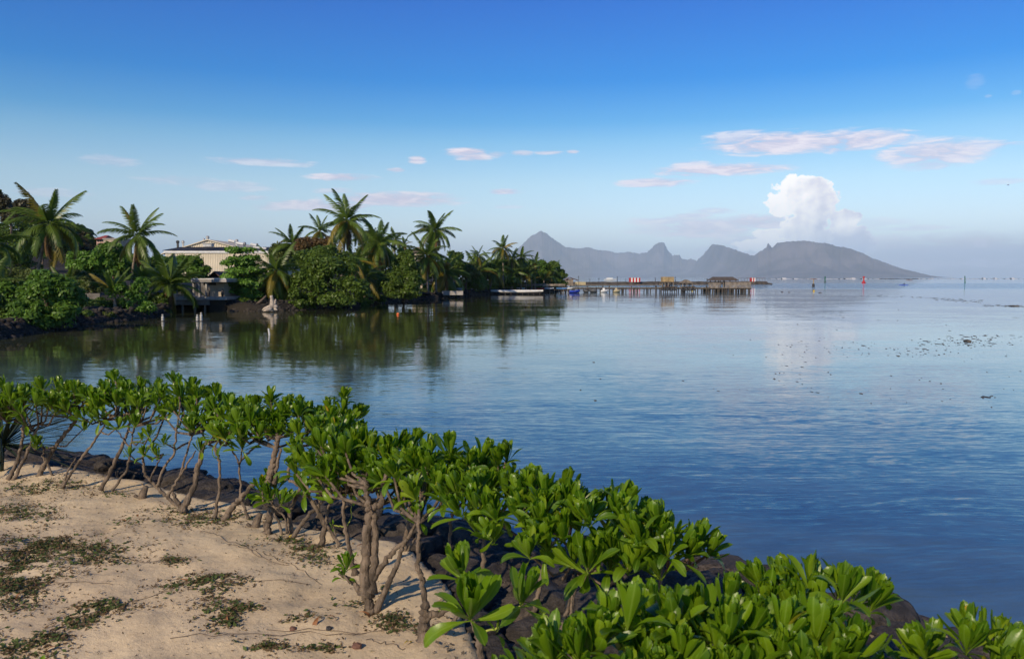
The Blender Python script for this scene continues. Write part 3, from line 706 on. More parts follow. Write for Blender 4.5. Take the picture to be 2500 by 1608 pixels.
def breakwater():
    root = thing('breakwater', (at(1640, 693, 370).x, 370, 0), 'long low dark rock breakwater behind the pier', 'breakwater')
    n = 150; V = []; Fc = []
    for i in range(n + 1):
        t = i / n; px = 1392 + (1880 - 1392) * t; Y = 345 + 55 * t; c = at(px, 690, Y)
        zt = 1.35 + .25 * float(fbm(t * 40, 0, 3)) - (.9 if t > .985 else 0); w = 3.0
        for dy, z in ((-w - 1.2, -.5), (-w, .45 + .3 * float(vnoise(t * 90, 1, 2))), (-w + 1.2, zt), (w, zt + .1), (w + 2, -.5)): V.append((c.x, Y + dy, z))
    for i in range(n):
        for k in range(4): Fc.append((i * 5 + k, i * 5 + 5 + k, i * 5 + 6 + k, i * 5 + k + 1))
    Fc.append((n * 5, n * 5 + 1, n * 5 + 2, n * 5 + 3, n * 5 + 4)); mb = MB().add(V, Fc); mb.build('bank', M['bank'], root)
    def Yb(px): return 345 + 55 * (px - 1392) / 488
    for px0, px1, lb in ((1536, 1562.5, 'wide red and white striped marker box on the breakwater'), (1831.5, 1843, 'small red and white striped marker box near the breakwater end')):
        Y = Yb(px0) - .5; a, b = at(px0, 690, Y), at(px1, 678, Y); n = 7 if px1 - px0 > 20 else 4; z0 = 1.4; r = thing('marker_box', ((a.x + b.x) / 2, Y, z0), lb, 'marker'); w = (b.x - a.x) / n
        for i in range(n):
            mb = MB(); mb.box((a.x + w * (i + .5), Y, (z0 + b.z) / 2), (w - .002, 2.0, b.z - z0)); mb.build('stripe_panel', M['red'] if (i % 2 == (0 if n == 7 else 0)) else M['white'], r)
    r = thing('pipe_frame', (at(1832, 690, 395).x, 395, 1.5), 'long rusty frame of posts and top rail at the breakwater end', 'frame')
    a, b = at(1796, 679, 392), at(1868, 679, 398); 
    for i in range(11):
        t = i / 10; p = a.lerp(b, t); mb = MB(); mb.box((p.x, p.y, (p.z + 1.4) / 2), (.09, .09, p.z - 1.4)); mb.build('post', M['rust_roof'], r)
    mb = MB(); mb.tube([a, b], .09, 5); mb.build('top_rail', M['rust_roof'], r)
    for oi, (px, y) in enumerate(((1440, 681.5), (1507, 680), (1528, 681), (1600, 682), (1649, 682.5), (1728, 681.5), (1766, 682))):
        Y = Yb(px); p = at(px, y, Y); mb = MB(); mb.tube([(p.x, Y, 1.3), (p.x, Y, p.z)], .09 if px != 1507 else .16, 5); mb.box((p.x, Y, p.z + .06), (.3, .3, .14))
        lone('signal_post', mb, M['dark'], ORD[oi] + ' dark signal post from the left on the breakwater', 'post', 'posts along the breakwater')
M['bank'] = mat('breakwater_rock', (.085, .072, .058), .95, .5, .5, .2, 1.2)
breakwater()

def hull(L, B, H, n=14, bow=.9, up=False, sheer=.25):
    """closed boat shell along +X, open on top unless up (upturned)"""
    V = []; Fc = []
    for i in range(n + 1):
        t = i / n; b = B / 2 * (math.sin(math.pi * min(1, (.18 + t * .82))) ** .55 if not up else max(.04, math.sin(math.pi * t)) ** .55)
        if not up: b = B / 2 * min(1, (1 - t ** 3) + .03); k = 1 + sheer * t ** 2
        else: k = .75 + .25 * math.sin(math.pi * t)
        x = (t - .5) * L; rise = H * .75 * (t ** 4) * (0 if up else 1)
        V += [(x, -b, H * k), (x, -b * .78, H * .35 + rise * .4), (x, 0, rise), (x, b * .78, H * .35 + rise * .4), (x, b, H * k), (x, b * .8, H * k - .02), (x, 0, H * k - .35 * H * (0 if up else 1)), (x, -b * .8, H * k - .02)]
    for i in range(n):
        for j in range(8): Fc.append((i * 8 + j, i * 8 + 8 + j, i * 8 + 8 + (j + 1) % 8, i * 8 + (j + 1) % 8))
    Fc.append(tuple(range(7, -1, -1))[::-1]); Fc.append(tuple(n * 8 + k for k in range(8)))
    return V, Fc
def boats():
    specs = [(1388, 1414, 714, 'blue', 1.9, .75, 'blue open motorboat moored left-most at the pier', 1, 'dark'), (1421, 1433, 712.6, 'grey_hull', 1.8, .75, 'black outboard boat between the blue boat and the grey boat', -1, 'dark'),
             (1435, 1453, 713, 'grey_hull', 1.9, .9, 'dark grey boat moored beside the pier', -1, None), (1464, 1483, 712.6, 'white', 1.8, .7, 'white motorboat with raised cabin moored at the pier', 1, 'white'),
             (1495, 1512, 712.5, 'beige_hull', 1.7, .7, 'cream coloured small boat under the pier railing', 1, 'beige_hull'), (1624, 1636, 699, 'rust_roof', 1.2, .45, 'rust-red dinghy lying on the pier deck under the tan hut', 1, None)]
    for a, b, y, m, B, H, lb, s, cab in specs:
        deck = y < 705
        Y = 190 if deck else 3.5 * F / (y - 677) * .985; c = at((a + b) / 2, y, Y); L = (b - a) * Y / F; z = 1.14 if deck else -.18
        r = thing('motorboat' if cab else ('dinghy' if deck else 'rowing_boat'), (c.x, Y - 2.0 * (not deck) , z), lb, 'boat')
        V, Fc = hull(L, B, H); mb = MB().add([(v[0] * s + c.x, v[1] + r.location.y, v[2] + z) for v in V], Fc); mb.build('hull', M[m], r, True)
        mb = MB(); mb.box((c.x, r.location.y, z + H * .75), (.3, B * .85, .06)); mb.build('seat', M['old_wood'], r)
        if cab:
            mb = MB(); mb.box((c.x - s * L * .12, r.location.y, z + H + .22), (L * .3, B * .55, .55), taper=.8); mb.build('cabin', M[cab], r)
            mb = MB(); mb.box((c.x - s * L * .53, r.location.y, z + H * .8), (.3, .35, .75)); mb.build('outboard_motor', M['dark'], r)
    for x0, x1, y, Y, m, z, lb in ((1198, 1326, 711.5, 165, 'white', .62, 'longest white upturned canoe on low trestles over the water'), (1257, 1286, 703.5, 178, 'white', 1.0, 'short white canoe on the rack behind the long one'),
            (1292, 1330, 704, 184, 'red', 1.0, 'red striped canoe lying on the rack'), (1322, 1352, 703.4, 186, 'white', 1.05, 'white canoe end to end with the red one'), (1358, 1385, 703.6, 186, 'tarp_blue', 1.0, 'bright blue canoe lying on the rack'),
            (1372, 1398, 703.2, 188, 'white', 1.2, 'pale canoe right of the blue canoe'), (1236, 1252, 701.2, 182, 'red', 1.25, 'small red kayak leaning in the shade of the palms')):
        L = (x1 - x0) * Y / F; c = at((x0 + x1) / 2, y, Y); z = c.z - .25; H = .62 if L > 8 else .38
        r = thing('outrigger_canoe', (c.x, Y, z), lb, 'canoe'); V, Fc = hull(L, .75 if L > 8 else .6, H, 18, up=True)
        mb = MB().add([(v[0] + c.x, v[1] + Y, z + H * 1.0 - v[2] * .9) for v in V], Fc); mb.build('hull', M[m], r, True)
    Y = 165; x0, x1 = at(1200, 0, Y).x, at(1324, 0, Y).x; r = thing('canoe_trestle', ((x0 + x1) / 2, Y, 0), 'row of dark wooden trestles carrying the long white canoe', 'rack')
    for i in range(9):
        x = x0 + .4 + (x1 - x0 - .8) * i / 8
        for yy in (-.35, .35): mb = MB(); mb.tube([(x, Y + yy, -.4), (x, Y + yy, .40)], .07, 5); mb.build('post', M['wood_dark'], r)
    mb = MB(); mb.box(((x0 + x1) / 2, Y - .35, .33), (x1 - x0, .08, .1)); mb.box(((x0 + x1) / 2, Y + .35, .33), (x1 - x0, .08, .1)); mb.build('rail', M['wood_dark'], r)
    Y = 186; x0, x1 = at(1255, 0, Y).x, at(1400, 0, Y).x; r = thing('canoe_rack', ((x0 + x1) / 2, Y, 0), 'long low rack of posts under the coloured canoes', 'rack')
    for i in range(14): mb = MB(); x = x0 + (x1 - x0) * i / 13; mb.tube([(x, Y - .6, -.4), (x, Y - .6, .72)], .08, 5); mb.build('post', M['old_wood'], r)
    mb = MB(); mb.box(((x0 + x1) / 2, Y - .6, .72), (x1 - x0, .1, .1)); mb.build('rail', M['wood_dark'], r)
    # covered bundles on the bank
    for x, w, y, Y, m, lb in ((1122, 16, 707, 140, 'galv', 'pale-covered dinghy on the bank under the palms'), (1158, 16, 707, 158, 'galv', 'grey-covered dinghy right of the pale-covered one')):
        c = at(x, y, Y); L = w * Y / F; r = thing('covered_dinghy', (c.x, Y, .7), lb, 'boat'); V, Fc = hull(L, 1.0, .55, 10, up=True)
        MB().add([(v[0] + c.x, v[1] + Y, c.z + .3 - v[2] * .8) for v in V], Fc).build('cover', M[m], r, True)
        mb = MB(); mb.box((c.x, Y, c.z - .25), (L * .7, .5, .3)); mb.build('hull', M['wood_dark'], r)
    # red & white far things on the water
    c = at(1490, 681, 900); mb = MB(); V, Fc = hull(14, 4, 1.8); mb.add([(v[0] + c.x, v[1] + 900, v[2] - .3) for v in V], Fc); mb.box((c.x - 1, 900, 2.2), (7, 3, 1.6))
    lone('ferry_boat', mb, M['white'], 'distant white boat beyond the breakwater left of the striped box', 'boat')
boats()

def marks():
    def post(px, y0, y1, r, m, lb, name='channel_marker', lean=0.0, base=None, topm=None):
        Y = 3.5 * F / (y1 - 677.0); a = at(px, y1, Y); h = (y1 - y0) * Y / F
        root = thing(name, (a.x, Y, 0), lb, 'channel marker'); mb = MB(); mb.tube([(a.x, Y, -1), (a.x + lean * h, Y, h * .97)], r, 8); mb.build('pole', M[m], root)
        if base: mb = MB(); mb.lathe((a.x, Y, -.3), base, 10); mb.build('float', M[topm or m], root)
        return root, a, Y, h
    r, a, Y, h = post(1985.7, 681, 700, .16, 'thatch_tan', 'tan post marker with T-shaped top and black foot', base=[(.5, 0), (.5, .9), (.45, 1.4), (.2, 1.5)], topm='dark')
    mb = MB(); mb.box((a.x, Y, h), (2.2, .3, .25)); mb.build('cross_bar', M['rust_roof'], r)
    post(2014.2, 674, 689.5, .42, 'green_paint', 'thin dark green pole marker behind the tan one', base=[(.8, 0), (.8, .6), (.4, .7)], topm='dark')
    r, a, Y, h = post(2108.5, 676, 690.5, .36, 'red', 'red conical channel buoy with round top mark', 'channel_buoy', base=[(1.2, 0), (1.35, .5), (1.1, .9), (.6, 1.2), (.42, 2.2)], topm='red')
    mb = MB(); mb.lathe((a.x, Y, h - .6), [(.3, 0), (.75, .15), (.75, .8), (.3, 1.0)], 8); mb.build('top_mark', M['red'], r)
    post(2356, 673, 690, .3, 'green_paint', 'leaning green pole marker farthest right', lean=-.06, base=[(.5, 0), (.5, .7), (.3, .8)])
    # white stake and statuettes in the bay
    Y = 3.5 * F / (818 - 677); a = at(657.5, 818, Y); mb = MB(); mb.tube([(a.x + .02, Y, -.3), (a.x, Y, .1), (a.x - .04, Y, .41)], [.05, .055, .05], 8)
    lone('white_stake', mb, M['white'], 'single white stake sticking out of the still water below the palm', 'stake')
    Y = 3.5 * F / (784 - 677)
    for px, hh, lb in ((397.5, .56, 'white carved figure standing alone on a rock in the bay, leftmost of three'), (482, .54, 'shorter of the two white carved figures standing together'), (491.5, .78, 'taller of the two white carved figures standing together')):
        a = at(px, 783, Y); r = thing('carved_figure', (a.x, Y, 0), lb, 'statue')
        mb = MB(); mb.lathe((a.x, Y, 0.02), [(.11, 0), (.12, .06), (.10, hh * .5), (.115, hh * .62), (.04, hh * .68)], 10); mb.build('body', M['old_white'], r, True)
        mb = MB(); mb.lathe((a.x, Y, hh * .70), [(.04, 0), (.075, .05), (.075, .10), (.10, .11), (.03, .17)], 10); mb.build('head', M['old_white'], r, True)
    for px, w in ((397.5, .5), (487, .75)):
        a = at(px, 784, Y); mb = MB(); mb.lathe((a.x, Y + .02, -.4), [(w * .8, 0), (w, .3), (w * .8, .42), (w * .2, .44)], 9); lone('plinth_rock', mb, M['soil'], 'dark flat rock just above the water carrying %s' % ('one white figure' if px < 400 else 'two white figures'), 'rock')
    def buoy(px, y, r, m, lb):
        Y = 3.5 * F / (y - 677); a = at(px, y, Y); root = thing('mooring_buoy', (a.x, Y, 0), lb, 'buoy')
        mb = MB(); mb.lathe((a.x, Y, -r * .4), [(r * .3, 0), (r * .8, r * .3), (r, r * .8), (r * .85, r * 1.35), (r * .4, r * 1.75), (r * .1, r * 1.85)], 12); mb.build('float', M[m], root, True)
        mb = MB(); mb.tube([(a.x, Y, r * 1.3), (a.x, Y, r * 1.75)], r * .12, 6); mb.build('ring', M['dark'], root)
    buoy(971.6, 768, .14, 'orange', 'round orange buoy floating in front of the dark round bush')
    buoy(1987, 711, .22, 'yellow', 'small yellow buoy below the tan post marker')
    buoy(1691, 708, .3, 'yellow', 'yellow buoy beside the boat lift under the domed hut')
    # paddler and far canoe
    Y = 365; a = at(2206, 696, Y); root = thing('kayak', (a.x, Y, -.05), 'dark kayak far out on the blue water', 'kayak'); V, Fc = hull(4.4, .7, .3, 10, up=True); MB().add([(v[0] + a.x, v[1] + Y, .25 - v[2] * .8) for v in V], Fc).build('hull', M['blue'], root)
    mb = MB(); mb.tube([(a.x + .3, Y, .1), (a.x + .32, Y, .35), (a.x + .3, Y, .68), (a.x + .3, Y, .74), (a.x + .3, Y, .82), (a.x + .3, Y, .97), (a.x + .3, Y, 1.04)], [.2, .19, .23, .1, .08, .12, .05], 8)
    for s in (-1, 1): mb.tube([(a.x + .3, Y + s * .2, .66), (a.x + .1, Y + s * .3, .45), (a.x - .25, Y + s * .15, .5)], [.06, .05, .04], 6)
    lone('person', mb, M['dark'], 'person in dark clothes sitting in the kayak, paddling', 'person', smooth=True)
    Y = 975; a = at(2220, 684, Y); mb = MB(); V, Fc = hull(8, 1, .7, 10, up=True); mb.add([(v[0] + a.x, v[1] + Y, .6 - v[2] * .8) for v in V], Fc); lone('far_canoe', mb, M['rust_roof'], 'very distant brown canoe near the reef line', 'canoe')
    # driftwood stump
    Y = 81.2; r = thing('driftwood_stump', (at(660, 757, Y).x, Y, 0), 'bleached grey driftwood stump with upright trunk at the water edge', 'driftwood')
    q = lambda x, y, dy=0: at(x, y, Y + dy)
    mb = MB(); mb.tube([q(664, 759), q(665, 742), q(664, 730), q(662, 721)], [.42, .28, .18, .15], 9); mb.build('trunk', M['drift'], r, True)
    for pts, rr in (([q(664, 748), q(655, 750), q(646, 753), q(640, 757)], [.28, .2, .14, .05]), ([q(666, 750), q(674, 748), q(679, 751)], [.3, .22, .1]), ([q(668, 748), q(672, 738), q(673, 730)], [.2, .14, .06]), ([q(664, 753, -.2), q(652, 757, -.4), q(642, 759, -.5)], [.26, .18, .05]), ([q(668, 753), q(677, 757, -.3)], [.25, .06])):
        mb = MB(); mb.tube(pts, rr, 7); mb.build('root', M['drift'], r, True)
    # bird
    c = at(2461, 451.6, 160); mb = MB(); mb.tube([c + Vector((-.22, 0, 0)), c, c + Vector((.25, 0, .02))], [.02, .07, .02], 6)
    mb.add([c + Vector(v) for v in ((-.05, 0, .03), (.1, 0, .03), (.02, -.45, .12), (.02, .45, .12))], [(0, 1, 2), (1, 0, 3)]); lone('bird', mb, M['dark'], 'tiny dark bird flying in the blue sky at right', 'bird')
    # stones on the bank
    for x, y, lb in ((207, 758, 'pale rounded stone on the dark bank, left of a pair'), (238, 759, 'pale rounded stone on the dark bank, right of a pair')):
        c = at(x, y, 66); V, Fc = ico(2); V = V * (1 + .2 * (fbm(V[:, 0] * 2 + 5 + x, V[:, 1] * 2 + V[:, 2], 4)[:, None] - .5)); mb = MB().add([(v[0] * .2 + c.x, v[1] * .2 + 66, v[2] * .16 + c.z) for v in V], Fc); lone('pale_stone', mb, M['concrete'], lb, 'stone')
    # shoals and weed
    rg = np.random.default_rng(3)
    def lump(px, y, w, h):
        Y = 3.5 * F / (y - 677); a = at(px, y, Y); r = w * Y / F; V, Fc = ico(1); V = V * rg.uniform(.7, 1.2, (len(V), 1)); return V * (r, r * 2.2, h) + (a.x, Y, 0), Fc
    for x, y, w, lb in ((1910, 713, 3.2, 'left of three dark coral heads near the yellow buoy'), (1926, 713.4, 2.4, 'smallest of three dark coral heads'), (2002.5, 714.6, 4, 'widest dark coral head breaking the surface'),
                        (2361, 833.5, 7, 'reddish-brown weed mound amid the floating weed at right'), (2475, 747, 9, 'green-brown weed mound at the right edge')):
        V, Fc = lump(x, y, w, .16); lone('coral_head', MB().add(V, Fc), M['bank'], lb, 'coral head')
    Vs = []; Fs = []; n0 = 0
    def scatter(x0, x1, y0, y1, n, w, tilt=0):
        nonlocal n0
        for _ in range(n):
            t = rg.random(); x = x0 + (x1 - x0) * t; y = y0 + (y1 - y0) * (t if tilt else 0) + rg.normal() * (tilt or 0) * 1.0 + (0 if tilt else rg.random() * (y1 - y0))
            if y < 700: continue
            V, Fc = lump(x, y, w * 1.25 * rg.lognormal(0, .6), .018 * rg.uniform(.4, 1.6)); Vs.append(V); Fs.append(Fc + n0); n0 += len(V)
    scatter(2095, 2270, 719, 727, 60, 1.2, 1.6); scatter(2270, 2400, 728, 736, 90, 1.5, 2.2); scatter(2400, 2520, 746, 747, 60, 2.0, 1.5); scatter(1850, 2110, 713, 722, 26, 1.0, 3)
    scatter(2240, 2420, 826, 846, 80, 1.3); scatter(2310, 2500, 818, 842, 60, 1.5); scatter(2160, 2340, 848, 872, 50, 1.4); scatter(1900, 2150, 832, 868, 45, 1.0); scatter(1850, 2000, 860, 960, 20, 1.2)
    scatter(1990, 2500, 740, 1000, 55, 1.1); scatter(1560, 2100, 720, 960, 40, .9); scatter(2395, 2440, 966, 972, 9, 1.1); scatter(1390, 1480, 880, 1010, 6, 1.8)
    o = link('seaweed', npmesh('seaweed', np.concatenate(Vs), np.concatenate(Fs)), M['wood_dark']); tag(o, kind='stuff')
    # surf on the outer reef
    V = []; Fc = []
    for i in range(70):
        px = 1880 + i * 10 + rg.uniform(-4, 4); w = rg.uniform(4, 12); h = rg.choice([.5, .9, 1.5, 2.6], p=[.4, .3, .2, .1]); a, b = at(px, 681, 1750), at(px + w, 681, 1750); k = len(V)
        V += [(a.x, 1745, .02), (b.x, 1745, .02), (b.x, 1752, h), (a.x, 1750, h), (b.x, 1760, .02), (a.x, 1760, .02)]; Fc += [(k, k + 1, k + 2, k + 3), (k + 3, k + 2, k + 4, k + 5)]
    me = bpy.data.meshes.new('surf'); me.from_pydata(V, [], Fc); tag(link('surf', me, M['white']), kind='stuff')
    a, b = at(2150, 681, 1700), at(2238, 681, 1700); mb = MB(); 
    for i in range(14):
        t = i / 13; mb.box((a.x + (b.x - a.x) * t, 1700, .3), ((b.x - a.x) / 14 * rg.uniform(.6, 1.3), 6, rg.uniform(.3, 1.5)))
    me = bpy.data.meshes.new('outer_reef'); me.from_pydata(mb.v, [], mb.f); tag(link('outer_reef', me, M['dark']), kind='structure')
    # village on the far slope
    V = []; Fc = []; mb = MB()
    for i in range(46):
        px = rg.normal(2050, 9); py = 676 - abs(rg.normal(0, 8)); Yv = 13300 - 3000 * 0; 
        R = 13100 + (676 - py) * 55; p = at(px, py, R); s = rg.uniform(6, 12); mb.box((p.x, R * .94, p.z * .94 + .2), (s, s, s * .6))
    for i in range(14):
        px = rg.uniform(1975, 2010); p = at(px, 676.2, 12300); mb.box((p.x, 12300, 4), (8, 8, 6))
    me = bpy.data.meshes.new('village_houses'); me.from_pydata([Vector(v) for v in mb.v], [], mb.f); tag(link('village_houses', me, M['white']), kind='stuff')
marks()

# ---------------------------------------------------------------- coconut palms
def frond_mesh(droop, seed, nl=36):
    rg = np.random.default_rng(seed); ns = 12; P = [Vector((0, 0, 0))]; T = []
    for i in range(ns):
        t = (i + .5) / ns; a = -droop * t ** 1.4; side = .12 * math.sin(t * 2 + seed); d = Vector((math.cos(a), side, math.sin(a))).normalized(); T.append(d); P.append(P[-1] + d / ns)
    V = []; Fc = []
    def pos(t): k = min(ns - 1, int(t * ns)); return P[k].lerp(P[k + 1], t * ns - k), T[k]
    for i in range(ns + 1):
        w = .014 * (1 - i / ns * .85); p = P[i]; V += [tuple(p + Vector((0, -w, 0))), tuple(p + Vector((0, w, 0))), tuple(p + Vector((0, 0, w * 1.2)))]
    for i in range(ns):
        for a, b in ((0, 1), (1, 2), (2, 0)): Fc.append((i * 3 + a, i * 3 + b, i * 3 + 3 + b, i * 3 + 3 + a))
    tri = []
    for s in (-1, 1):
        for j in range(nl):
            t = .10 + .90 * (j + .5 * rg.random()) / nl; p, d = pos(min(t, .999)); L = .245 * (math.sin(math.pi * min(1, .22 + .70 * t)) ** .8) * rg.uniform(.85, 1.1)
            sd = Vector((0, s, 0)); down = Vector((0, 0, -1)); f = d * (.45 + .5 * t) + sd * .75 + down * (.10 + .30 * rg.random())
            f.normalize(); m = p + f * L * .5; e = m + (f * .6 + down * (.35 + .4 * rg.random())).normalized() * L * .5
            w = d * .014; k = len(V); V += [tuple(p - w), tuple(p + w), tuple(m + w), tuple(m - w), tuple(e)]; Fc.append((k, k + 1, k + 2, k + 3)); tri.append((k + 3, k + 2, k + 4))
    return npmesh('frond', np.array(V), [np.array(Fc), np.array(tri)])
FR = {}
for mk_ in ('frond', 'frond_y', 'frond_d'):
    for kind, dr in enumerate((.5, 1.0, 1.6)):
        for sd in range(2):
            me = frond_mesh(dr, kind * 5 + sd); me.materials.append(M[mk_]); FR[(mk_, kind, sd)] = me
nutm = None
def palm(px, py, Y, R, base_px, lb, n=22, young=False, spread=1.0, lean_up=0.0, dead=2, zb=.75, rad=.15, nuts=0, seed=0):
    Y = max(Y, shore_Y(base_px) + 3.0); rg = np.random.default_rng(seed + abs(int(px)) * 3); c = at(px, py, Y); r = R * Y / F * 1.14
    b = at(base_px, 700, Y); b = Vector((b.x, Y + rg.uniform(-.6, .6), zb))
    root = thing('coconut_palm', b, lb, 'palm tree', 'coconut palms along the shore')
    pts = [b + Vector((0, 0, -.4))] + [b.lerp(c, t) + Vector(((1 - t) * t * .25 * (b.x - c.x), 0, 0)) for t in (.12, .3, .5, .7, .88, 1)]
    rr = [rad * 1.5, rad * 1.2, rad, rad * .9, rad * .82, rad * .8, rad * .9]
    MB().tube(pts, rr, 8).build('trunk', M['palm_bark'], root, True)
    ga = rg.uniform(0, 6.28)
    for i in range(n):
        t = (i + .5) / n; el = math.radians(80 - (138 * t ** .85) * spread + rg.uniform(-7, 7)) + lean_up; az = ga + i * 2.39996 + rg.uniform(-.15, .15)
        if young: el = math.radians(84 - 62 * t + rg.uniform(-5, 5)) + lean_up
        kind = 0 if el > .9 else (1 if el > .1 else (2 if el > -.5 else 1))
        mk_ = 'frond'
        if el < -.35 and rg.random() < .45: mk_ = 'frond_y'
        elif rg.random() < .08: mk_ = 'frond_y'
        s = r * rg.uniform(.85, 1.08) * (.8 if el > 1.2 else 1)
        if i >= n - dead: mk_ = 'frond_d' if i % 2 else 'frond_y'; el = math.radians(-72 + rg.uniform(-8, 8)); s *= .75; kind = 0
        o = bpy.data.objects.new('frond', FR[(mk_, kind, int(rg.integers(2)))]); COL.objects.link(o); o.parent = root
        o.matrix_local = Matrix.Translation(c - b) @ Matrix.Rotation(az, 4, 'Z') @ Matrix.Rotation(-el, 4, 'Y') @ Matrix.Rotation(rg.uniform(-.5, .5), 4, 'X') @ Matrix.Scale(s, 4)
    for k in range(nuts):
        a = k * 2.4; p = c + Vector((math.cos(a) * .3, math.sin(a) * .3, -.25 - .12 * (k % 3))); mb = MB(); mb.lathe(p - Vector((0, 0, .15)), [(.03, 0), (.12, .06), (.15, .15), (.11, .26), (.03, .3)], 7); mb.build('coconut', M['nut'], root, True)
palms = [
 (120, 546, 72, 106, 66, 'tall palm with wide ragged crown near the left edge', dict(n=26, spread=1.0, nuts=7, dead=3)),
 (336, 575, 84, 82, 316, 'tall palm with yellowing lower fronds left of the warehouse', dict(n=26, nuts=6, dead=5, spread=1.05)),
 (412, 696, 78, 92, 406, 'short spreading palm beside the waterside house, fronds arching over the terrace', dict(n=26, young=False, spread=.72, dead=3)),
 (-22, 592, 60, 95, -60, 'palm crown cut by the left edge, the upper of two', dict(n=20)),
 (-34, 694, 54, 92, -60, 'palm crown cut by the left edge, the lower of two', dict(n=20, dead=1)),
 (160, 694, 70, 52, 158, 'low dark palm between the big left bush and the tall palm', dict(n=16, dead=0)),
 (278, 716, 68, 62, 282, 'low yellow-green palm seedling on the bank', dict(n=14, young=True, dead=1)),
 (350, 690, 80, 50, 350, 'small palm tucked under the yellowing tall palm', dict(n=14, young=True, dead=1)),
 (676, 660, 88, 70, 652, 'palm with long drooping fronds directly behind the driftwood stump', dict(n=28, nuts=6, dead=1, spread=1.12)),
 (714, 596, 112, 56, 716, 'palm with upright spiky crown left of the reddish treetop', dict(n=18, spread=.75, dead=0)),
 (781, 563, 125, 46, 786, 'small dark palm crown just left of the tallest central palm', dict(n=16, dead=0)),
 (847, 540, 100, 78, 829, 'tallest central palm with a brown hanging frond under its crown', dict(n=27, nuts=9, dead=4, spread=1.08, rad=.17)),
 (925, 593, 104, 72, 930, 'palm with dense drooping crown right of the tallest central palm', dict(n=28, nuts=5, dead=3, spread=1.1)),
 (865, 638, 95, 52, 868, 'low palm whose fronds hang over the big round bush', dict(n=18, spread=1.05, dead=0)),
 (893, 676, 92, 62, 886, 'low palm leaning over the water between the two round bushes', dict(n=18, spread=1.08, dead=1)),
 (964, 583, 126, 34, 965, 'small palm crown above the right round bush', dict(n=16, dead=0)),
 (986, 598, 126, 27, 985, 'smallest palm crown above the right round bush', dict(n=14, dead=0)),
 (1062, 562, 130, 60, 1064, 'slender tall palm standing clear against the sky at centre', dict(n=24, nuts=4, dead=1, spread=.95)),
 (1042, 624, 127, 62, 1046, 'palm in front of the thatched hut, below the slender tall one', dict(n=24, nuts=5, dead=2, spread=1.05)),
 (1086, 662, 126, 64, 1090, 'broad low palm over the whitewashed wall', dict(n=26, dead=3, spread=1.05)),
 (1163, 662, 138, 50, 1165, 'palm with hanging fronds left of the canoe trestles', dict(n=24, dead=2, spread=1.05, nuts=3)),
 (1166, 624, 150, 34, 1168, 'palm crown peeping above the hanging-frond palm', dict(n=18, dead=0)),
 (1207, 652, 143, 50, 1196, 'palm arching right behind the long white canoe', dict(n=22, dead=1)),
 (1227, 606, 165, 38, 1230, 'palm whose upper fronds cross the foot of the far peak', dict(n=20, dead=0)),
 (1250, 630, 168, 30, 1250, 'first palm of the group in front of the far peak slope', dict(n=18, dead=0)),
 (1272, 628, 170, 33, 1272, 'second palm of the group in front of the far peak slope', dict(n=18, dead=0)),
 (1285, 662, 165, 36, 1284, 'palm with bare pale trunk standing above the coloured canoes', dict(n=20, dead=1)),
 (1250, 664, 160, 36, 1248, 'dark palm right behind the short white canoe', dict(n=20, dead=1)),
 (1298, 684, 172, 24, 1298, 'small palm behind the canoe rack, left of a pair', dict(n=14, young=True, dead=0)),
 (1328, 684, 174, 24, 1328, 'small palm behind the canoe rack, right of a pair', dict(n=14, young=True, dead=0)),
 (1343, 662, 182, 34, 1343, 'last palm towards the tip of the shore', dict(n=18, dead=1)),
 (1306, 640, 178, 26, 1306, 'palm half sunk in the trees left of the last palm', dict(n=16, dead=0)),
]
for i, (px, py, Y, R, bx, lb, kw) in enumerate(palms): palm(px, py, Y, R, bx, lb, seed=i * 7, **kw)

# ---------------------------------------------------------------- broadleaf trees and bushes
def crown_mesh(blobs, n, ls, seed, sub=9, tier=False):
    rg = np.random.default_rng(seed); B = []
    for c, r in blobs:
        c = np.array(c, float); r = np.array(r, float)
        B.append((c, r * .72, .5 * r[0] * r[2]))
        for _ in range(sub):
            d = rg.normal(size=3); d /= np.linalg.norm(d)
            if d[2] < -.5: d[2] *= -1
            f = rg.uniform(.26, .46); B.append((c + d * r * (1 - f * .75), r * f * rg.uniform(.8, 1.2), 1.1 * f * r[0] * r[2] * .8))
    wts = np.array([b[2] for b in B]); wts /= wts.sum(); idx = rg.choice(len(B), n, p=wts)
    C = np.array([b[0] for b in B])[idx]; R = np.array([b[1] for b in B])[idx]
    d = rg.normal(size=(n, 3)); d /= np.linalg.norm(d, axis=1)[:, None]
    if tier: d[:, 2] = np.abs(d[:, 2]) * .8
    else: d[:, 2] = np.where((d[:, 2] < -.35) & (rg.random(n) < .6), -d[:, 2], d[:, 2])
    rr = 1 - np.abs(rg.normal(0, .16, n)); P = C + d * R * rr[:, None] + rg.normal(0, ls * .5, (n, 3))
    nm = d * .8 + np.array([0, 0, .45]) + rg.normal(0, .45, (n, 3)); nm /= np.linalg.norm(nm, axis=1)[:, None]
    t = np.cross(nm, rg.normal(size=(n, 3))); t /= np.linalg.norm(t, axis=1)[:, None]; b = np.cross(nm, t)
    s = ls * rg.uniform(.6, 1.25, (n, 1)); V = np.empty((n, 4, 3)); V[:, 0] = P - t * s; V[:, 1] = P + b * s * .55 - nm * s * .12; V[:, 2] = P + t * s; V[:, 3] = P - b * s * .55 - nm * s * .12
    return V.reshape(-1, 3), np.arange(n * 4).reshape(n, 4)
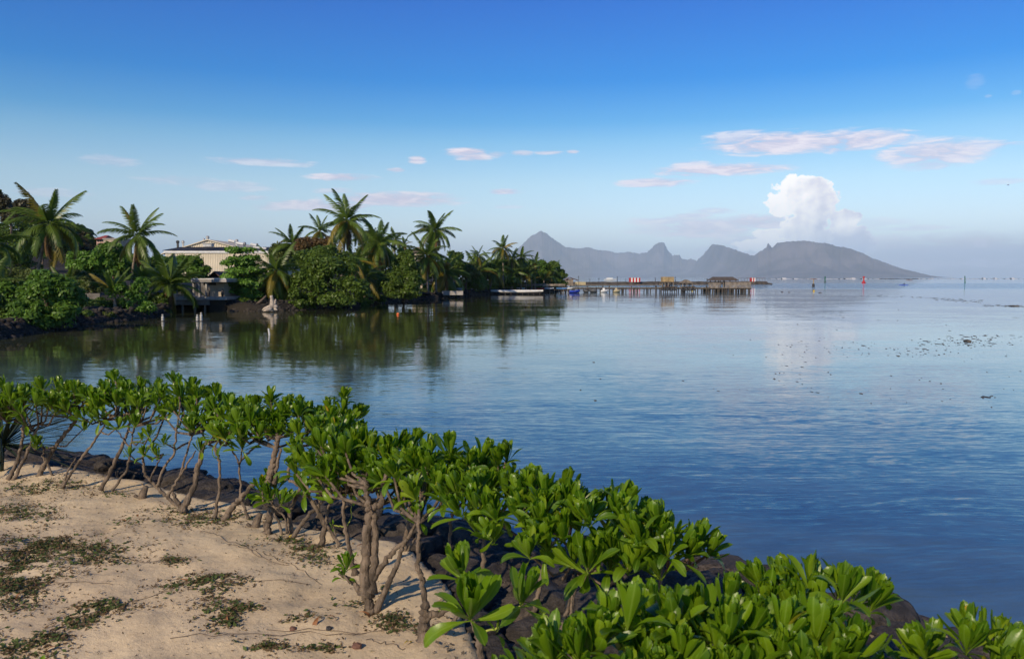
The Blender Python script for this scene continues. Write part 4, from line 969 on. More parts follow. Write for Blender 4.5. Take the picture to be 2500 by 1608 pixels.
def tree(name, blobs_px, Y, mk_, n, ls, lb, cat='tree', group=None, zb=.8, trunk=None, seed=1, sub=9, tier=False, depth=None):
    if not name.startswith(('round', 'bank')): Y = max(Y, shore_Y(blobs_px[0][0]) + 5.0)
    k = Y / F; blobs = []
    for x, y, rx, ry, *dy in blobs_px:
        c = at(x, y, Y + (dy[0] if dy else 0)); blobs.append(((c.x, c.y, c.z), (rx * k, (depth or rx * k), ry * k)))
    cx = sum(b[0][0] for b in blobs) / len(blobs) if trunk is None else at(trunk, 700, Y).x
    root = thing(name, (cx, Y, zb), lb, cat, group)
    V, Fc = crown_mesh(blobs, n, ls, seed, sub, tier); V = V - np.array([cx, Y, zb])
    link('crown', npmesh('crown', V, Fc), M[mk_], root)
    top = max(blobs, key=lambda b: b[0][2]); mb = MB(); hz = top[0][2] - zb
    mb.tube([(cx, Y, zb - .5), (cx + .1, Y, zb + hz * .3), (top[0][0], top[0][1], zb + hz * .9 + .1)], [.22, .17, .05], 7)
    for (c, r) in blobs[:6]: mb.tube([(cx + .05, Y, zb + hz * .25), ((cx + c[0]) / 2, (Y + c[1]) / 2, zb + (c[2] - zb) * .6), (c[0], c[1], c[2] + .05)], [.12, .08, .03], 5)
    mb.build('trunk', M['bark'], root, True); return root
tree('round_bush', [(112, 740, 88, 68), (70, 775, 56, 42, -2), (165, 728, 46, 48, 1), (152, 778, 44, 32, -1), (105, 700, 56, 40), (40, 740, 50, 60, 1)], 53, 'bush_mid', 18000, .15, 'big glossy green bush hanging to the water at the left', 'bush', seed=2)
tree('round_bush', [(4, 785, 34, 42), (-30, 760, 60, 60)], 50, 'bush_dark', 5000, .14, 'dark bush at the very left edge by the water', 'bush', seed=3)
tree('broadleaf_tree', [(215, 660, 45, 42), (195, 640, 30, 26), (240, 642, 28, 28)], 82, 'bush_bright', 6000, .20, 'bright green tree between the two left palms', seed=4)
tree('broadleaf_tree', [(270, 625, 36, 32), (300, 645, 30, 30), (262, 665, 40, 40)], 95, 'bush_mid', 6000, .22, 'dense mid-green tree under the beige hill building', seed=5)
tree('bank_shrub', [(320, 735, 34, 28), (362, 755, 26, 18), (290, 712, 26, 24), (345, 700, 22, 22), (330, 765, 30, 12)], 68, 'bush_bright', 5200, .13, 'loose light-green shrub on the bank left of the house', 'shrub', seed=6)
tree('bank_shrub', [(230, 700, 40, 30), (190, 690, 30, 30)], 76, 'bush_olive', 4000, .15, 'olive thicket in front of the concrete garden wall', 'shrub', seed=61)
tree('broadleaf_tree', [(480, 662, 30, 32), (468, 640, 20, 18), (498, 672, 18, 24), (452, 650, 26, 26)], 98, 'bush_mid', 6000, .20, 'rounded green tree in front of the warehouse left half', seed=7)
tree('almond_tree', [(592, 614, 40, 7), (570, 611, 22, 6), (588, 631, 44, 8), (585, 645, 46, 8), (592, 660, 54, 11), (590, 677, 46, 11), (600, 694, 52, 12), (590, 710, 44, 12), (610, 722, 34, 12)], 86, 'bush_bright', 10500, .19, 'tropical almond tree with flat stacked layers of leaves right of the house', trunk=594, seed=8, sub=7)
tree('round_bush', [(800, 690, 92, 62), (745, 705, 50, 48, -1), (860, 712, 42, 40, -1), (770, 640, 60, 40, 2), (815, 640, 60, 40, 2), (830, 735, 50, 20, -2), (735, 735, 40, 20, -1)], 88, 'bush_dark', 22000, .19, 'largest dark-green dome of a bush at the water, left of centre', 'bush', seed=9, sub=12)
tree('broadleaf_tree', [(760, 602, 40, 22), (790, 596, 26, 18), (800, 610, 26, 16)], 104, 'bush_red', 4500, .22, 'treetop with reddish leaves above the big dome bush', seed=10)
tree('round_bush', [(985, 695, 44, 40), (955, 700, 34, 36, 1), (1005, 712, 28, 26, -1), (990, 655, 34, 34, 1), (985, 628, 26, 24, 2), (990, 720, 40, 16, -1)], 103, 'bush_dark', 15000, .20, 'second dark-green dome bush, right of the two central palms', 'bush', seed=11, sub=11)
tree('broadleaf_tree', [(905, 600, 40, 40, 10), (900, 640, 50, 40, 8)], 118, 'bush_olive', 6000, .26, 'olive-green tree behind the two central palms', seed=12)
tree('broadleaf_tree', [(1108, 640, 28, 26), (1092, 660, 32, 26)], 150, 'bush_dark', 4500, .28, 'dark round treetop behind the broad low palm', seed=13)
tree('broadleaf_tree', [(1345, 652, 20, 13), (1368, 672, 16, 14), (1355, 678, 24, 16)], 192, 'bush_dark', 4500, .30, 'dark tree at the tip of the shore', seed=14, zb=1.0)
tree('broadleaf_tree', [(1310, 650, 26, 16), (1318, 668, 34, 20)], 190, 'bush_mid', 4500, .30, 'flat-topped green tree behind the small pair of palms', seed=15, zb=1.0)
fill = [(975, 690, 60, 32, 122, 'bush_dark'), (1010, 668, 40, 30, 138, 'bush_mid'), (20, 640, 70, 50, 85, 'bush_dark'), (60, 690, 60, 40, 70, 'bush_olive'), (330, 660, 50, 40, 100, 'bush_dark'), (395, 665, 45, 42, 102, 'bush_mid'), (445, 700, 40, 22, 96, 'bush_dark'), (560, 708, 40, 22, 100, 'bush_dark'), (630, 700, 40, 34, 102, 'bush_dark'),
        (690, 640, 36, 44, 112, 'bush_olive'), (880, 690, 60, 46, 108, 'bush_dark'), (930, 650, 44, 40, 116, 'bush_dark'), (1050, 672, 44, 32, 145, 'bush_dark'), (1130, 672, 40, 28, 155, 'bush_olive'), (1180, 668, 40, 30, 160, 'bush_dark'),
        (1225, 664, 36, 30, 175, 'bush_dark'), (1265, 664, 34, 28, 182, 'bush_olive'), (1295, 672, 34, 20, 190, 'bush_dark'), (1230, 692, 40, 14, 160, 'bush_dark'), (1150, 694, 40, 14, 146, 'bush_dark'), (1340, 690, 40, 9, 192, 'bush_dark')]
for i, (x, y, rx, ry, Y, mk_) in enumerate(sorted(fill)):
    tree('background_tree', [(x, y, rx, ry), (x + rx * .3, y - ry * .25, rx * .6, ry * .6)], Y, mk_, 4200, .0022 * Y, ORD[i] + ' leafy background tree from the left behind the shore palms', group='trees filling the shore behind the palms', seed=30 + i)
for i, (x, y, rx, ry, Y) in enumerate(sorted([(8, 505, 16, 26, 150), (-20, 490, 24, 30, 150), (60, 520, 34, 30, 165), (28, 528, 18, 18, 150), (95, 540, 30, 26, 175), (140, 565, 34, 28, 190), (185, 575, 26, 24, 200), (208, 583, 24, 22, 200), (225, 600, 26, 22, 198), (165, 600, 40, 30, 185), (205, 620, 46, 26, 180), (40, 570, 60, 40, 160), (110, 600, 60, 40, 170), (275, 600, 20, 14, 205)])):
    tree('hillside_tree', [(x, y, rx, ry), (x - rx * .3, y + ry * .3, rx * .7, ry * .6)], Y, 'hill_leaf' if i % 3 else 'bush_dark', 2600, .0024 * Y, ORD[i] + ' brownish tree from the left on the wooded hill', group='trees on the wooded hill', seed=60 + i, zb=max(1.0, at(x, y + ry, Y).z - 2))
# trunks seen under the thicket and fallen trunk by the almond tree
mb = MB(); q = lambda x, y: at(x, y, 84); mb.tube([q(618, 752), q(628, 742), q(640, 732), q(650, 722)], [.16, .15, .13, .1], 7); lone('driftwood_log', mb, M['bark'], 'leaning bare log between the almond tree and the stump', 'log', smooth=True)

def shore_rubble():
    rg = np.random.default_rng(44); Vs = []; Fs = []; n0 = 0; V0, F0 = ico(1)
    for _ in range(1500):
        px = rg.uniform(-60, 1270)
        if 415 < px < 560: continue
        Y = shore_Y(px) + rg.gamma(1.6, .9) - .35; x = (px - W0 / 2) / F * Y; s = rg.uniform(.08, .3) * (1 + .004 * Y); z = min(.95, max(0, (Y - shore_Y(px)) * .55)) - .03
        V = V0 * rg.uniform(.65, 1.2, (len(V0), 1)) * (s, s, s * .65) + (x, Y, z); Vs.append(V); Fs.append(F0 + n0); n0 += len(V0)
    o = link('shore_rubble', npmesh('shore_rubble', np.concatenate(Vs), np.concatenate(Fs)), mat('shore_rubble', (.035, .029, .024), .9, .6, 1.5, .03, 9)); tag(o, kind='stuff')
shore_rubble()
# low growth hanging over the bank
for i, (x, y, rx, ry, dy, mk_) in enumerate([(60, 800, 40, 16, 2, 'bush_dark'), (205, 772, 22, 14, 1.5, 'bush_dark'), (225, 745, 40, 20, 8, 'bush_dark'), (262, 772, 16, 8, 1, 'bush_olive'), (285, 748, 30, 20, 7, 'bush_dark'), (385, 742, 28, 24, 6, 'bush_dark'), (402, 765, 14, 10, 1.5, 'bush_olive'),
        (440, 735, 24, 20, 9, 'bush_dark'), (560, 742, 26, 16, 3, 'bush_dark'), (600, 742, 34, 14, 3, 'bush_dark'), (638, 728, 30, 24, 7, 'bush_dark'), (700, 738, 30, 20, 5, 'bush_dark'), (692, 700, 30, 40, 9, 'bush_dark'), (730, 745, 34, 14, 1.5, 'bush_dark'), (800, 742, 40, 14, 2, 'bush_dark'), (870, 738, 36, 14, 2, 'bush_dark'), (905, 730, 34, 14, 4, 'bush_dark'), (915, 700, 40, 34, 8, 'bush_dark'),
        (1020, 716, 24, 10, 6, 'bush_olive'), (1060, 708, 30, 12, 9, 'bush_dark'), (1100, 702, 30, 10, 12, 'bush_dark'), (1140, 708, 30, 8, 8, 'bush_dark'), (1180, 704, 30, 12, 8, 'bush_dark'), (1225, 702, 30, 12, 10, 'bush_dark'), (1265, 700, 26, 10, 12, 'bush_dark'), (1305, 698, 30, 8, 12, 'bush_dark')]):
    tree('bank_shrub', [(x, y, rx, ry), (x + rx * .5, y + 2, rx * .6, ry * .8), (x - rx * .5, y + 1, rx * .6, ry * .8)], shore_Y(x) + dy, mk_, 2200, .0021 * (shore_Y(x) + dy), ORD[i] + ' low dark shrub from the left along the water bank', 'shrub', 'low shrubs along the bank', seed=200 + i, sub=5)

# ---------------------------------------------------------------- foreground shrubs
def shrub_leaf_material():
    m = bpy.data.materials.new('shrub_leaf'); m.use_nodes = True; t = NT(m.node_tree); b = m.node_tree.nodes['Principled BSDF']
    r = t.n('ShaderNodeObjectInfo').outputs['Random']; p = t.n('ShaderNodeTexCoord').outputs['Object']; X, Y, Z = t.sep(p)
    c = t.ramp(r, [(0, (.065, .145, .006)), (.35, (.11, .21, .007)), (.7, (.155, .27, .008)), (.95, (.21, .33, .010)), (.992, (.26, .36, .02)), (.998, (.50, .42, .03)), (1, (.55, .30, .03))])
    blot = t.noise(p, 5.0, 3, .6); c = t.mix(t.math('MULTIPLY', t.smooth(blot, .4, .8), .35), c, (.11, .22, .012))
    rib = t.math('SUBTRACT', 1.0, t.smooth(t.math('ABSOLUTE', Y), 0.0, .022))
    c = t.mix(t.math('MULTIPLY', rib, .6), c, (.26, .40, .05))
    base = t.math('SUBTRACT', 1.0, t.smooth(X, .0, .30)); c = t.mix(t.math('MULTIPLY', base, .45), c, (.28, .36, .04))
    t.put(b.inputs['Base Color'], c); b.inputs['Roughness'].default_value = .36; b.inputs['Specular IOR Level'].default_value = .55
    bn = t.n('ShaderNodeBump'); bn.inputs['Distance'].default_value = .02; bn.inputs['Strength'].default_value = .10
    t.put(bn.inputs['Height'], t.noise(p, 6.0, 2, .5)); t.put(b.inputs['Normal'], bn.outputs[0])
    tr = t.n('ShaderNodeBsdfTranslucent'); t.put(tr.inputs[0], t.mix(.5, c, (.20, .42, .01)))
    ms = t.n('ShaderNodeMixShader'); ms.inputs[0].default_value = .46
    t.nt.links.new(b.outputs[0], ms.inputs[1]); t.nt.links.new(tr.outputs[0], ms.inputs[2]); t.nt.links.new(ms.outputs[0], m.node_tree.nodes['Material Output'].inputs[0])
    return m
M['leaf'] = shrub_leaf_material()
M['stem'] = mat('shrub_bark', (.165, .125, .09), .92, .6, 14, .02, 60, stretch=(1, 1, .35))
M['green_stem'] = mat('young_stem', (.30, .34, .05), .6, .2, 12)
M['rock'] = None
def leaf_mesh(seed, bend, cup, wide):
    rg = np.random.default_rng(seed); ts = np.array([0, .12, .32, .52, .70, .84, .94, 1.0]); ws = np.array([.016, .030, .085, .150, .190, .178, .125, .04]) * wide * .64
    V = []; x = z = 0; a = 0; tw = rg.uniform(-.25, .25); wave = rg.uniform(0, 6)
    for i, t in enumerate(ts):
        if i: dt = ts[i] - ts[i - 1]; a = bend * t * t * 1.2; x += dt * math.cos(a); z += -dt * math.sin(a)
        for s in (-1, -.5, 0, .5, 1):
            h = cup * (abs(s) ** 1.5) * ws[i] + .012 * math.sin(wave + t * 9 + s * 2) * abs(s); ang = tw * t; yy = s * ws[i]
            V.append((x + (-.03 if abs(s) == 1 and i == 7 else 0), yy * math.cos(ang) - h * math.sin(ang), z + h * math.cos(ang) + yy * math.sin(ang)))
    Fc = [(i * 5 + k, i * 5 + k + 1, i * 5 + 6 + k, i * 5 + 5 + k) for i in range(len(ts) - 1) for k in range(4)]
    me = npmesh('leaf', np.array(V), np.array(Fc), True); me.materials.append(M['leaf']); return me
LEAF = [leaf_mesh(i, b, c, w) for i, (b, c, w) in enumerate([(-.35, .35, 1.), (.35, .5, .95), (-.6, .3, 1.05), (.9, .55, .9), (-.15, .7, 1.), (1.4, .4, 1.05), (-.45, .2, 1.15), (.1, .5, .9)])]
NLEAF = 0; QUEUE = []
LEAFV = [np.array([v.co[:] for v in me.vertices]) for me in LEAF]; LEAFF = np.array([p.vertices[:] for p in LEAF[0].polygons])
M['leaf_mass'] = foliage('shrub_leaf_mass', (.08, .16, .007), (.18, .28, .009), .42, .32, tcol=(.20, .42, .01), spec=.55)
def flush_leaves(root):
    """the 300 leaves nearest the viewer's side become parts, the rest one joined part"""
    global NLEAF
    cp = Vector((0, 0, CAMZ)); QUEUE.sort(key=lambda q: (q[0].translation + root.location - cp).length)
    for mtx, k, par in QUEUE[:300]:
        o = bpy.data.objects.new('leaf', LEAF[k]); COL.objects.link(o); o.parent = par; o.matrix_local = mtx; NLEAF += 1
    rest = QUEUE[300:]
    if rest:
        V = []; n = len(LEAFV[0])
        for mtx, k, par in rest: A = np.array(mtx); V.append(LEAFV[k] @ A[:3, :3].T + A[:3, 3])
        Fc = (LEAFF[None] + (np.arange(len(rest)) * n)[:, None, None]).reshape(-1, 4)
        o = link('leaf', npmesh('leaf_mass', np.concatenate(V), Fc, True), M['leaf_mass'], root); o['kind'] = 'stuff'
    QUEUE.clear()
def rosette(root, c, axis, size, n, rg, parent_list, flat=0.0):
    global NLEAF
    q = axis.normalized().to_track_quat('Z', 'Y').to_matrix().to_4x4(); ga = rg.uniform(0, 6.28)
    for i in range(n):
        t = (i + .5) / n; el = math.radians(90 - 34 * t - (24 * max(0, t - .7) / .3) - flat * 34 * t + rg.uniform(-8, 8)); s = size * (.62 + .42 * t ** .6) * rg.uniform(.88, 1.1)
        k = int(rg.choice([0, 1, 2, 4, 6, 7])) if t < .75 else int(rg.choice([0, 1, 3, 5, 6]))
        if rg.random() < .05: el -= 1.0
        off = Vector((0, 0, -.045 * t))
        mtx = Matrix.Translation(c - root.location) @ q @ Matrix.Translation(off) @ Matrix.Rotation(ga + i * 2.39996 + rg.uniform(-.2, .2), 4, 'Z') @ Matrix.Rotation(-el, 4, 'Y') @ Matrix.Rotation(rg.uniform(-.45, .45), 4, 'X') @ Matrix.Scale(s, 4)
        QUEUE.append((mtx, k, parent_list or root))
def pz(px, py, z): return on(px, py, z)
def gnd(px, py):
    p = on(px, py, 1.29); p.z = gz(p.x, p.y) - .03; return p
def shrub(label, base, stems, crowns, singles=(), leaf=.172, seed=0, nl=23, cat='shrub', name='sea_lettuce_shrub', maxr=19):
    """stems: list of (radius, [(px,py,dy)...]) in pixels at the base's distance + dy; crowns: (px, py, z, radius m, n rosettes); singles: (px, py, dist or None, size, n)"""
    rg = np.random.default_rng(100 + seed); b = gnd(*base); root = thing('naupaka_shrub', b, label, cat, 'shrubs along the beach edge')
    ends = []
    for st in stems:
        r, pts = st[0], st[1]; P = []
        for i, p in enumerate(pts):
            Yd = b.y + (p[2] if len(p) > 2 else 0)
            if len(p) > 3: v = gnd(p[0], p[1])
            else: v = at(p[0], p[1], Yd)
            P.append(v)
        # smooth knobbly run through the points
        Q = []; R = []
        for i in range(len(P) - 1):
            for k in range(8):
                t = k / 8; w = P[i].lerp(P[i + 1], t); r = st[0] * .56; j = .0025 + r * .10; Q.append(w + Vector(rg.normal(0, j, 3)) * (0 if (i == 0 and k == 0) else 1)); f = (i + t) / (len(P) - 1); R.append(r * (1.25 - .6 * f) * rg.uniform(.86, 1.16) * (1.5 if f == 0 else 1))
        Q.append(P[-1]); R.append(r * .7)
        MB().tube(Q, R, 8).build('stem', M['stem'] if r > .006 else M['green_stem'], root, True); ends.append(Q[-1]); ends.append(Q[int(len(Q) * .75)])
    mid = b + Vector((0, 0, .55))
    def branch(c, r=.011):
        e = min(ends, key=lambda v: (v - c).length + max(0, v.z - c.z + .05) * 4) if ends else mid
        if (e - c).length > .9: return root
        h = e.lerp(c, .55) + Vector((rg.normal(0, .02), rg.normal(0, .02), -.03 - .08 * (c - e).length)); return MB().tube([e, e.lerp(h, .5) + Vector(rg.normal(0, .008, 3)), h, c], [r * 1.1, r * .95, r * .9, r * .7], 6).build('branch', M['stem'], root, True)
    tot = 0
    for cr in crowns:
        px, py, z, R, n = cr[:5]; dome = cr[5] if len(cr) > 5 else .10
        n = int(n * (1.35 if px > 1400 and py > 1400 else 1.5 if px < 1000 else 1.25) + .5); c0 = pz(px, py, z); pts = []; tries = 0; md = R * 1.55 / math.sqrt(n)
        while len(pts) < n and tries < 4000:
            tries += 1; a = rg.uniform(0, 6.283); rr = R * math.sqrt(rg.random()); x, y = rr * math.cos(a), rr * math.sin(a) * .85
            if all((x - u) ** 2 + (y - v) ** 2 > md * md for u, v, _ in pts): pts.append((x, y, rr / R))
            elif tries % 60 == 0: md *= .95
        for x, y, f in pts:
            c = c0 + Vector((x, y, dome * (1 - f * f) - .06 * f + rg.normal(0, .035)))
            ax = Vector((x / R * .5 + rg.normal(0, .12), y / R * .5 + rg.normal(0, .12) - .08, 1.0)); m = nl + int(rg.integers(-2, 3))
            rosette(root, c, ax, leaf * rg.uniform(.85, 1.12), m, rg, branch(c)); tot += m
    for s in singles:
        px, py, Yd, size, n = s[:5]; c = at(px, py, Yd if Yd else b.y); tilt = s[5] if len(s) > 5 else (rg.normal(0, .15), -.15 + rg.normal(0, .1)); flat = s[6] if len(s) > 6 else .4
        n = int(n * 1.25)
        rosette(root, c, Vector((tilt[0], tilt[1], 1)), size, n, rg, branch(c, .009), flat); tot += n
    flush_leaves(root); return root
Z = 2.21
shrub('leafiest dark shrub at the far left end, in front of the spiky plant', (22, 1169), [(.035, [(22, 1169), (45, 1120), (56, 1068), (60, 1010)]), (.03, [(34, 1171), (55, 1130), (72, 1092), (95, 1035)])],
      [(30, 985, Z, .42, 12), (-60, 990, Z, .4, 8)], [(89, 1088, 8.3, .17, 15), (20, 1020, 8.3, .18, 14), (60, 1030, 8.1, .17, 12)], seed=1)
shrub('shrub with one thick trunk leaning right, second group from the left', (95, 1163), [(.042, [(95, 1163), (120, 1110), (152, 1068), (188, 1019), (195, 995)]), (.022, [(136, 1178), (118, 1135), (104, 1112), (108, 1095)])],
      [(120, 965, Z, .40, 10), (195, 975, Z, .33, 8)], [(205, 1045, 8.4, .15, 10), (160, 1010, 8.5, .16, 11)], seed=2)
shrub('slim shrub with a single thin trunk slanting right beside the thick-trunked one', (153, 1187), [(.024, [(153, 1187), (190, 1130), (225, 1085), (246, 1052), (262, 1025)]), (.02, [(153, 1187), (165, 1150), (185, 1118)])],
      [(262, 1000, Z - .08, .27, 6)], [(225, 1020, 8.2, .16, 13), (290, 1040, 8.1, .15, 12)], seed=3)
shrub('shrub with greenish trunk foot whose crown stands highest on the left', (246, 1195), [(.032, [(246, 1195), (275, 1140), (294, 1098), (312, 1055), (318, 1020)])],
      [(300, 958, Z + .03, .40, 11)], [(330, 1035, 8.0, .16, 14), (345, 985, 8.4, .16, 12)], seed=4)
shrub('two-stemmed shrub just right of the greenish-footed one', (274, 1197), [(.02, [(274, 1197), (308, 1150), (317, 1115), (321, 1080), (328, 1040)]), (.014, [(316, 1092), (298, 1068), (282, 1045)])],
      [(375, 985, Z, .28, 6)], [(365, 1062, 7.9, .15, 14), (345, 1072, 8, .12, 10)], seed=5)
shrub('shrub with low side sprigs and several crooked stems rising from one root', (410, 1228), [(.03, [(440, 1243), (405, 1210), (380, 1185), (355, 1160), (347, 1117)]), (.02, [(384, 1185), (398, 1145), (425, 1108), (431, 1044), (440, 985)]), (.014, [(365, 1172), (385, 1130), (398, 1108)]), (.012, [(425, 1100), (450, 1085), (470, 1072)])],
      [(435, 965, Z, .30, 8)], [(315, 1108, 7.5, .11, 12), (350, 1106, 7.4, .11, 12), (385, 1110, 7.4, .11, 13), (400, 1080, 7.3, .12, 13), (372, 1095, 7.4, .1, 9), (425, 930, 8.1, .15, 13)], seed=6)
shrub('shrub on the stoutest V-shaped trunk in the left half', (447, 1246), [(.048, [(447, 1246), (472, 1190), (491, 1120), (496, 1085)]), (.036, [(447, 1246), (428, 1215), (420, 1200)]), (.02, [(410, 1210), (437, 1165), (455, 1110), (468, 1060)]), (.016, [(440, 1160), (462, 1125), (478, 1100)])],
      [(490, 990, Z, .36, 10), (520, 1030, Z - .1, .25, 5)], [(490, 1095, 7.2, .14, 14), (465, 1045, 7.4, .15, 13), (525, 1060, 7.2, .15, 13)], seed=7)
shrub('shrub on a single straight thin stem left of the Y-forked one', (524, 1263), [(.024, [(524, 1263), (536, 1195), (535, 1125), (524, 1093), (541, 1058)])],
      [(556, 1010, Z, .30, 8)], [(548, 1075, 7.1, .13, 9)], seed=8)
shrub('shrub whose slim trunk forks into a clear Y against the water', (606, 1266), [(.024, [(606, 1266), (588, 1215), (584, 1131)]), (.014, [(584, 1131), (568, 1098), (560, 1062)]), (.016, [(584, 1131), (610, 1100), (632, 1085), (640, 1060)]), (.045, [(548, 1268), (570, 1235), (596, 1205), (625, 1178)])],
      [(606, 1042, Z - .03, .28, 7)], [(591, 1090, 7.0, .19, 16, (0, -.2), .5), (630, 1060, 7.1, .15, 13)], seed=9)
shrub('knee-high bright rosette shrub with a thick stub trunk standing on the sand', (652, 1305), [(.05, [(652, 1305), (655, 1270), (661, 1238)]), (.018, [(690, 1306), (678, 1268), (664, 1242)]), (.016, [(702, 1300), (696, 1262), (668, 1236)])],
      [], [(655, 1215, 6.75, .19, 18, (-.15, -.2), .5), (672, 1190, 6.9, .18, 16), (640, 1195, 6.8, .17, 15), (690, 1225, 6.7, .18, 12, (.6, -.2), .5), (655, 1175, 7.0, .17, 13)], seed=10)
shrub('tall shrub with a doubled dark trunk behind the knee-high rosettes', (700, 1300), [(.034, [(712, 1305), (706, 1250), (717, 1225), (735, 1190), (705, 1170)]), (.05, [(655, 1180), (663, 1140), (672, 1098), (678, 1070)]), (.03, [(668, 1180), (676, 1140), (685, 1095)]), (.022, [(700, 1170), (710, 1125), (733, 1095), (735, 1075)])],
      [(665, 1012, Z + .02, .36, 10), (735, 1025, Z, .33, 9)], [(660, 975, 7.4, .17, 13)], seed=11)
shrub('shrub crown filling the gap left of the biggest shrub, on a leaning dark trunk', (713, 1315), [(.03, [(713, 1315), (735, 1280), (757, 1251), (790, 1220)])],
      [(790, 1060, Z - .04, .34, 9), (830, 1010, Z, .22, 5)], [(812, 1020, 7.2, .16, 12)], seed=12)
shrub('shrub with crossing pale stems and broad low rosettes right of the knee-high one', (783, 1340), [(.036, [(783, 1340), (795, 1281), (772, 1240), (748, 1205)]), (.024, [(830, 1330), (795, 1281), (770, 1235)]), (.018, [(795, 1281), (803, 1232), (832, 1200)]), (.016, [(775, 1262), (780, 1225), (772, 1195)])],
      [], [(744, 1196, 6.3, .20, 18, (-.2, -.2), .6), (782, 1195, 6.4, .19, 16), (770, 1165, 6.6, .18, 15), (815, 1160, 6.6, .18, 15), (850, 1195, 6.2, .16, 14)], seed=13)
shrub('biggest shrub on thick multi-stemmed trunk rising from the open sand', (911, 1492), [(.060, [(893, 1450), (893, 1370), (898, 1290), (902, 1236)]), (.046, [(905, 1445), (915, 1360), (916, 1290), (910, 1240)]), (.034, [(902, 1238), (894, 1205), (893, 1180)]), (.034, [(905, 1242), (932, 1226), (936, 1190), (942, 1160)]), (.036, [(908, 1492), (886, 1445), (860, 1418), (834, 1402)]),
       (.034, [(918, 1490), (945, 1430), (972, 1370), (986, 1320)]), (.034, [(896, 1440), (925, 1395), (960, 1345), (995, 1315)]), (.05, [(905, 1488), (900, 1462), (893, 1440)])],
      [(893, 1105, Z + .03, .42, 13), (955, 1130, Z - .02, .33, 8)], [(846, 1380, 5.2, .14, 14, (0, -.2), .3), (838, 1402, 5.15, .09, 7)], seed=14, nl=22)
shrub('middle shrub joined to the biggest one, its crown reaching left over the water gap', (860, 1420), [(.03, [(868, 1400, 0), (850, 1330), (838, 1260), (842, 1200)])],
      [(830, 1120, Z - .03, .33, 9), (880, 1160, Z - .12, .3, 6)], [(858, 1200, 5.7, .16, 12)], seed=15)
shrub('thin yellow-green sprig curling down beside the biggest shrub', (812, 1322), [(.008, [(815, 1283, .2), (845, 1285, .2), (859, 1262, .2), (857, 1235, .2), (852, 1205, .2)]), (.02, [(820, 1330), (818, 1305, .1), (815, 1283, .2)])],
      [], [(812, 1278, None, .06, 8), (854, 1208, None, .10, 7)], seed=16)
shrub('shrub with a pale forked trunk leaning up to the left of the slim straight stem', (985, 1345), [(.036, [(975, 1430), (985, 1340), (994, 1290), (1000, 1262)]), (.02, [(960, 1400), (1010, 1320), (1030, 1285)])],
      [], [(985, 1240, 5.3, .18, 16), (1010, 1262, 5.2, .13, 12), (1003, 1215, 5.4, .17, 14), (1040, 1215, 5.3, .19, 16), (1062, 1190, 5.4, .18, 14), (975, 1205, 5.6, .16, 12)], seed=17)
shrub('shrub on a slim straight stem with a broad split foot at the sand edge', (1030, 1568), [(.062, [(1034, 1570), (1036, 1520), (1038, 1480)]), (.028, [(1038, 1480), (1030, 1420), (1020, 1376), (1021, 1320), (1022, 1275)]), (.036, [(1040, 1500), (1075, 1500), (1110, 1470)]), (.03, [(1040, 1530), (1090, 1540), (1120, 1500)])],
      [(1040, 1150, Z, .28, 7)], [(1022, 1262, 4.85, .13, 12)], seed=18)
shrub('rounded shrub crown right of the biggest shrub, dark stem showing below', (1098, 1400), [(.024, [(1098, 1400), (1097, 1334), (1100, 1285), (1104, 1250)]), (.016, [(1104, 1255), (1130, 1230), (1150, 1200)])],
      [(1090, 1160, Z, .34, 10), (1140, 1150, Z + .02, .22, 5)], [(1148, 1196, 5.0, .19, 15), (1100, 1215, 5.1, .17, 13)], seed=19)
shrub('shrub with a pinkish trunk in the middle of the crowded row', (1180, 1420), [(.03, [(1175, 1470), (1178, 1400), (1182, 1330), (1185, 1262)]), (.016, [(1140, 1210), (1165, 1240), (1190, 1255)])],
      [(1215, 1205, Z, .33, 9), (1230, 1150, Z + .02, .2, 5)], [(1210, 1255, 4.7, .19, 14), (1200, 1310, 4.4, .18, 14, (-.4, -.3), .8), (1160, 1290, 4.6, .16, 12)], seed=20)
shrub('wide shrub with many upright rosettes at the centre of the row', (1330, 1470), [(.026, [(1300, 1500), (1318, 1430), (1330, 1360), (1345, 1300)]), (.018, [(1330, 1360), (1355, 1320), (1375, 1290)])],
      [(1300, 1225, Z, .35, 9), (1365, 1240, Z, .30, 7)], [(1340, 1235, 4.6, .2, 14)], seed=21, nl=22)
shrub('shrub crown behind the star-shaped rosettes, right of centre', (1400, 1500), [(.022, [(1395, 1500), (1405, 1420), (1420, 1350), (1440, 1310)])],
      [(1440, 1265, Z - .02, .34, 9), (1500, 1290, Z - .02, .28, 6)], [(1330, 1330, 4.1, .18, 14)], seed=22, nl=22)
shrub('shrub with star-shaped rosettes and one orange-yellow leaf over a bent dark stem', (1376, 1600), [(.026, [(1340, 1600), (1372, 1530), (1393, 1450), (1402, 1395)]), (.02, [(1400, 1608), (1392, 1500), (1398, 1430)])],
      [], [(1436, 1385, 3.9, .22, 20, (0, -.25), .7), (1535, 1385, 3.9, .21, 16), (1480, 1350, 4.1, .2, 15), (1400, 1370, 4.1, .19, 14), (1580, 1330, 4.2, .19, 14), (1290, 1350, 4.0, .17, 13, (-.2, -.3), .6)], seed=23)
shrub('last shrub of the main row, its crown hanging right towards the water', (1600, 1560), [(.024, [(1590, 1600), (1600, 1500), (1612, 1420), (1620, 1370)])],
      [(1600, 1330, Z - .07, .28, 7), (1655, 1350, Z - .12, .2, 4)], [(1660, 1345, 3.95, .2, 14, (.9, -.1), .6), (1570, 1300, 4.3, .18, 13)], seed=24, nl=22)
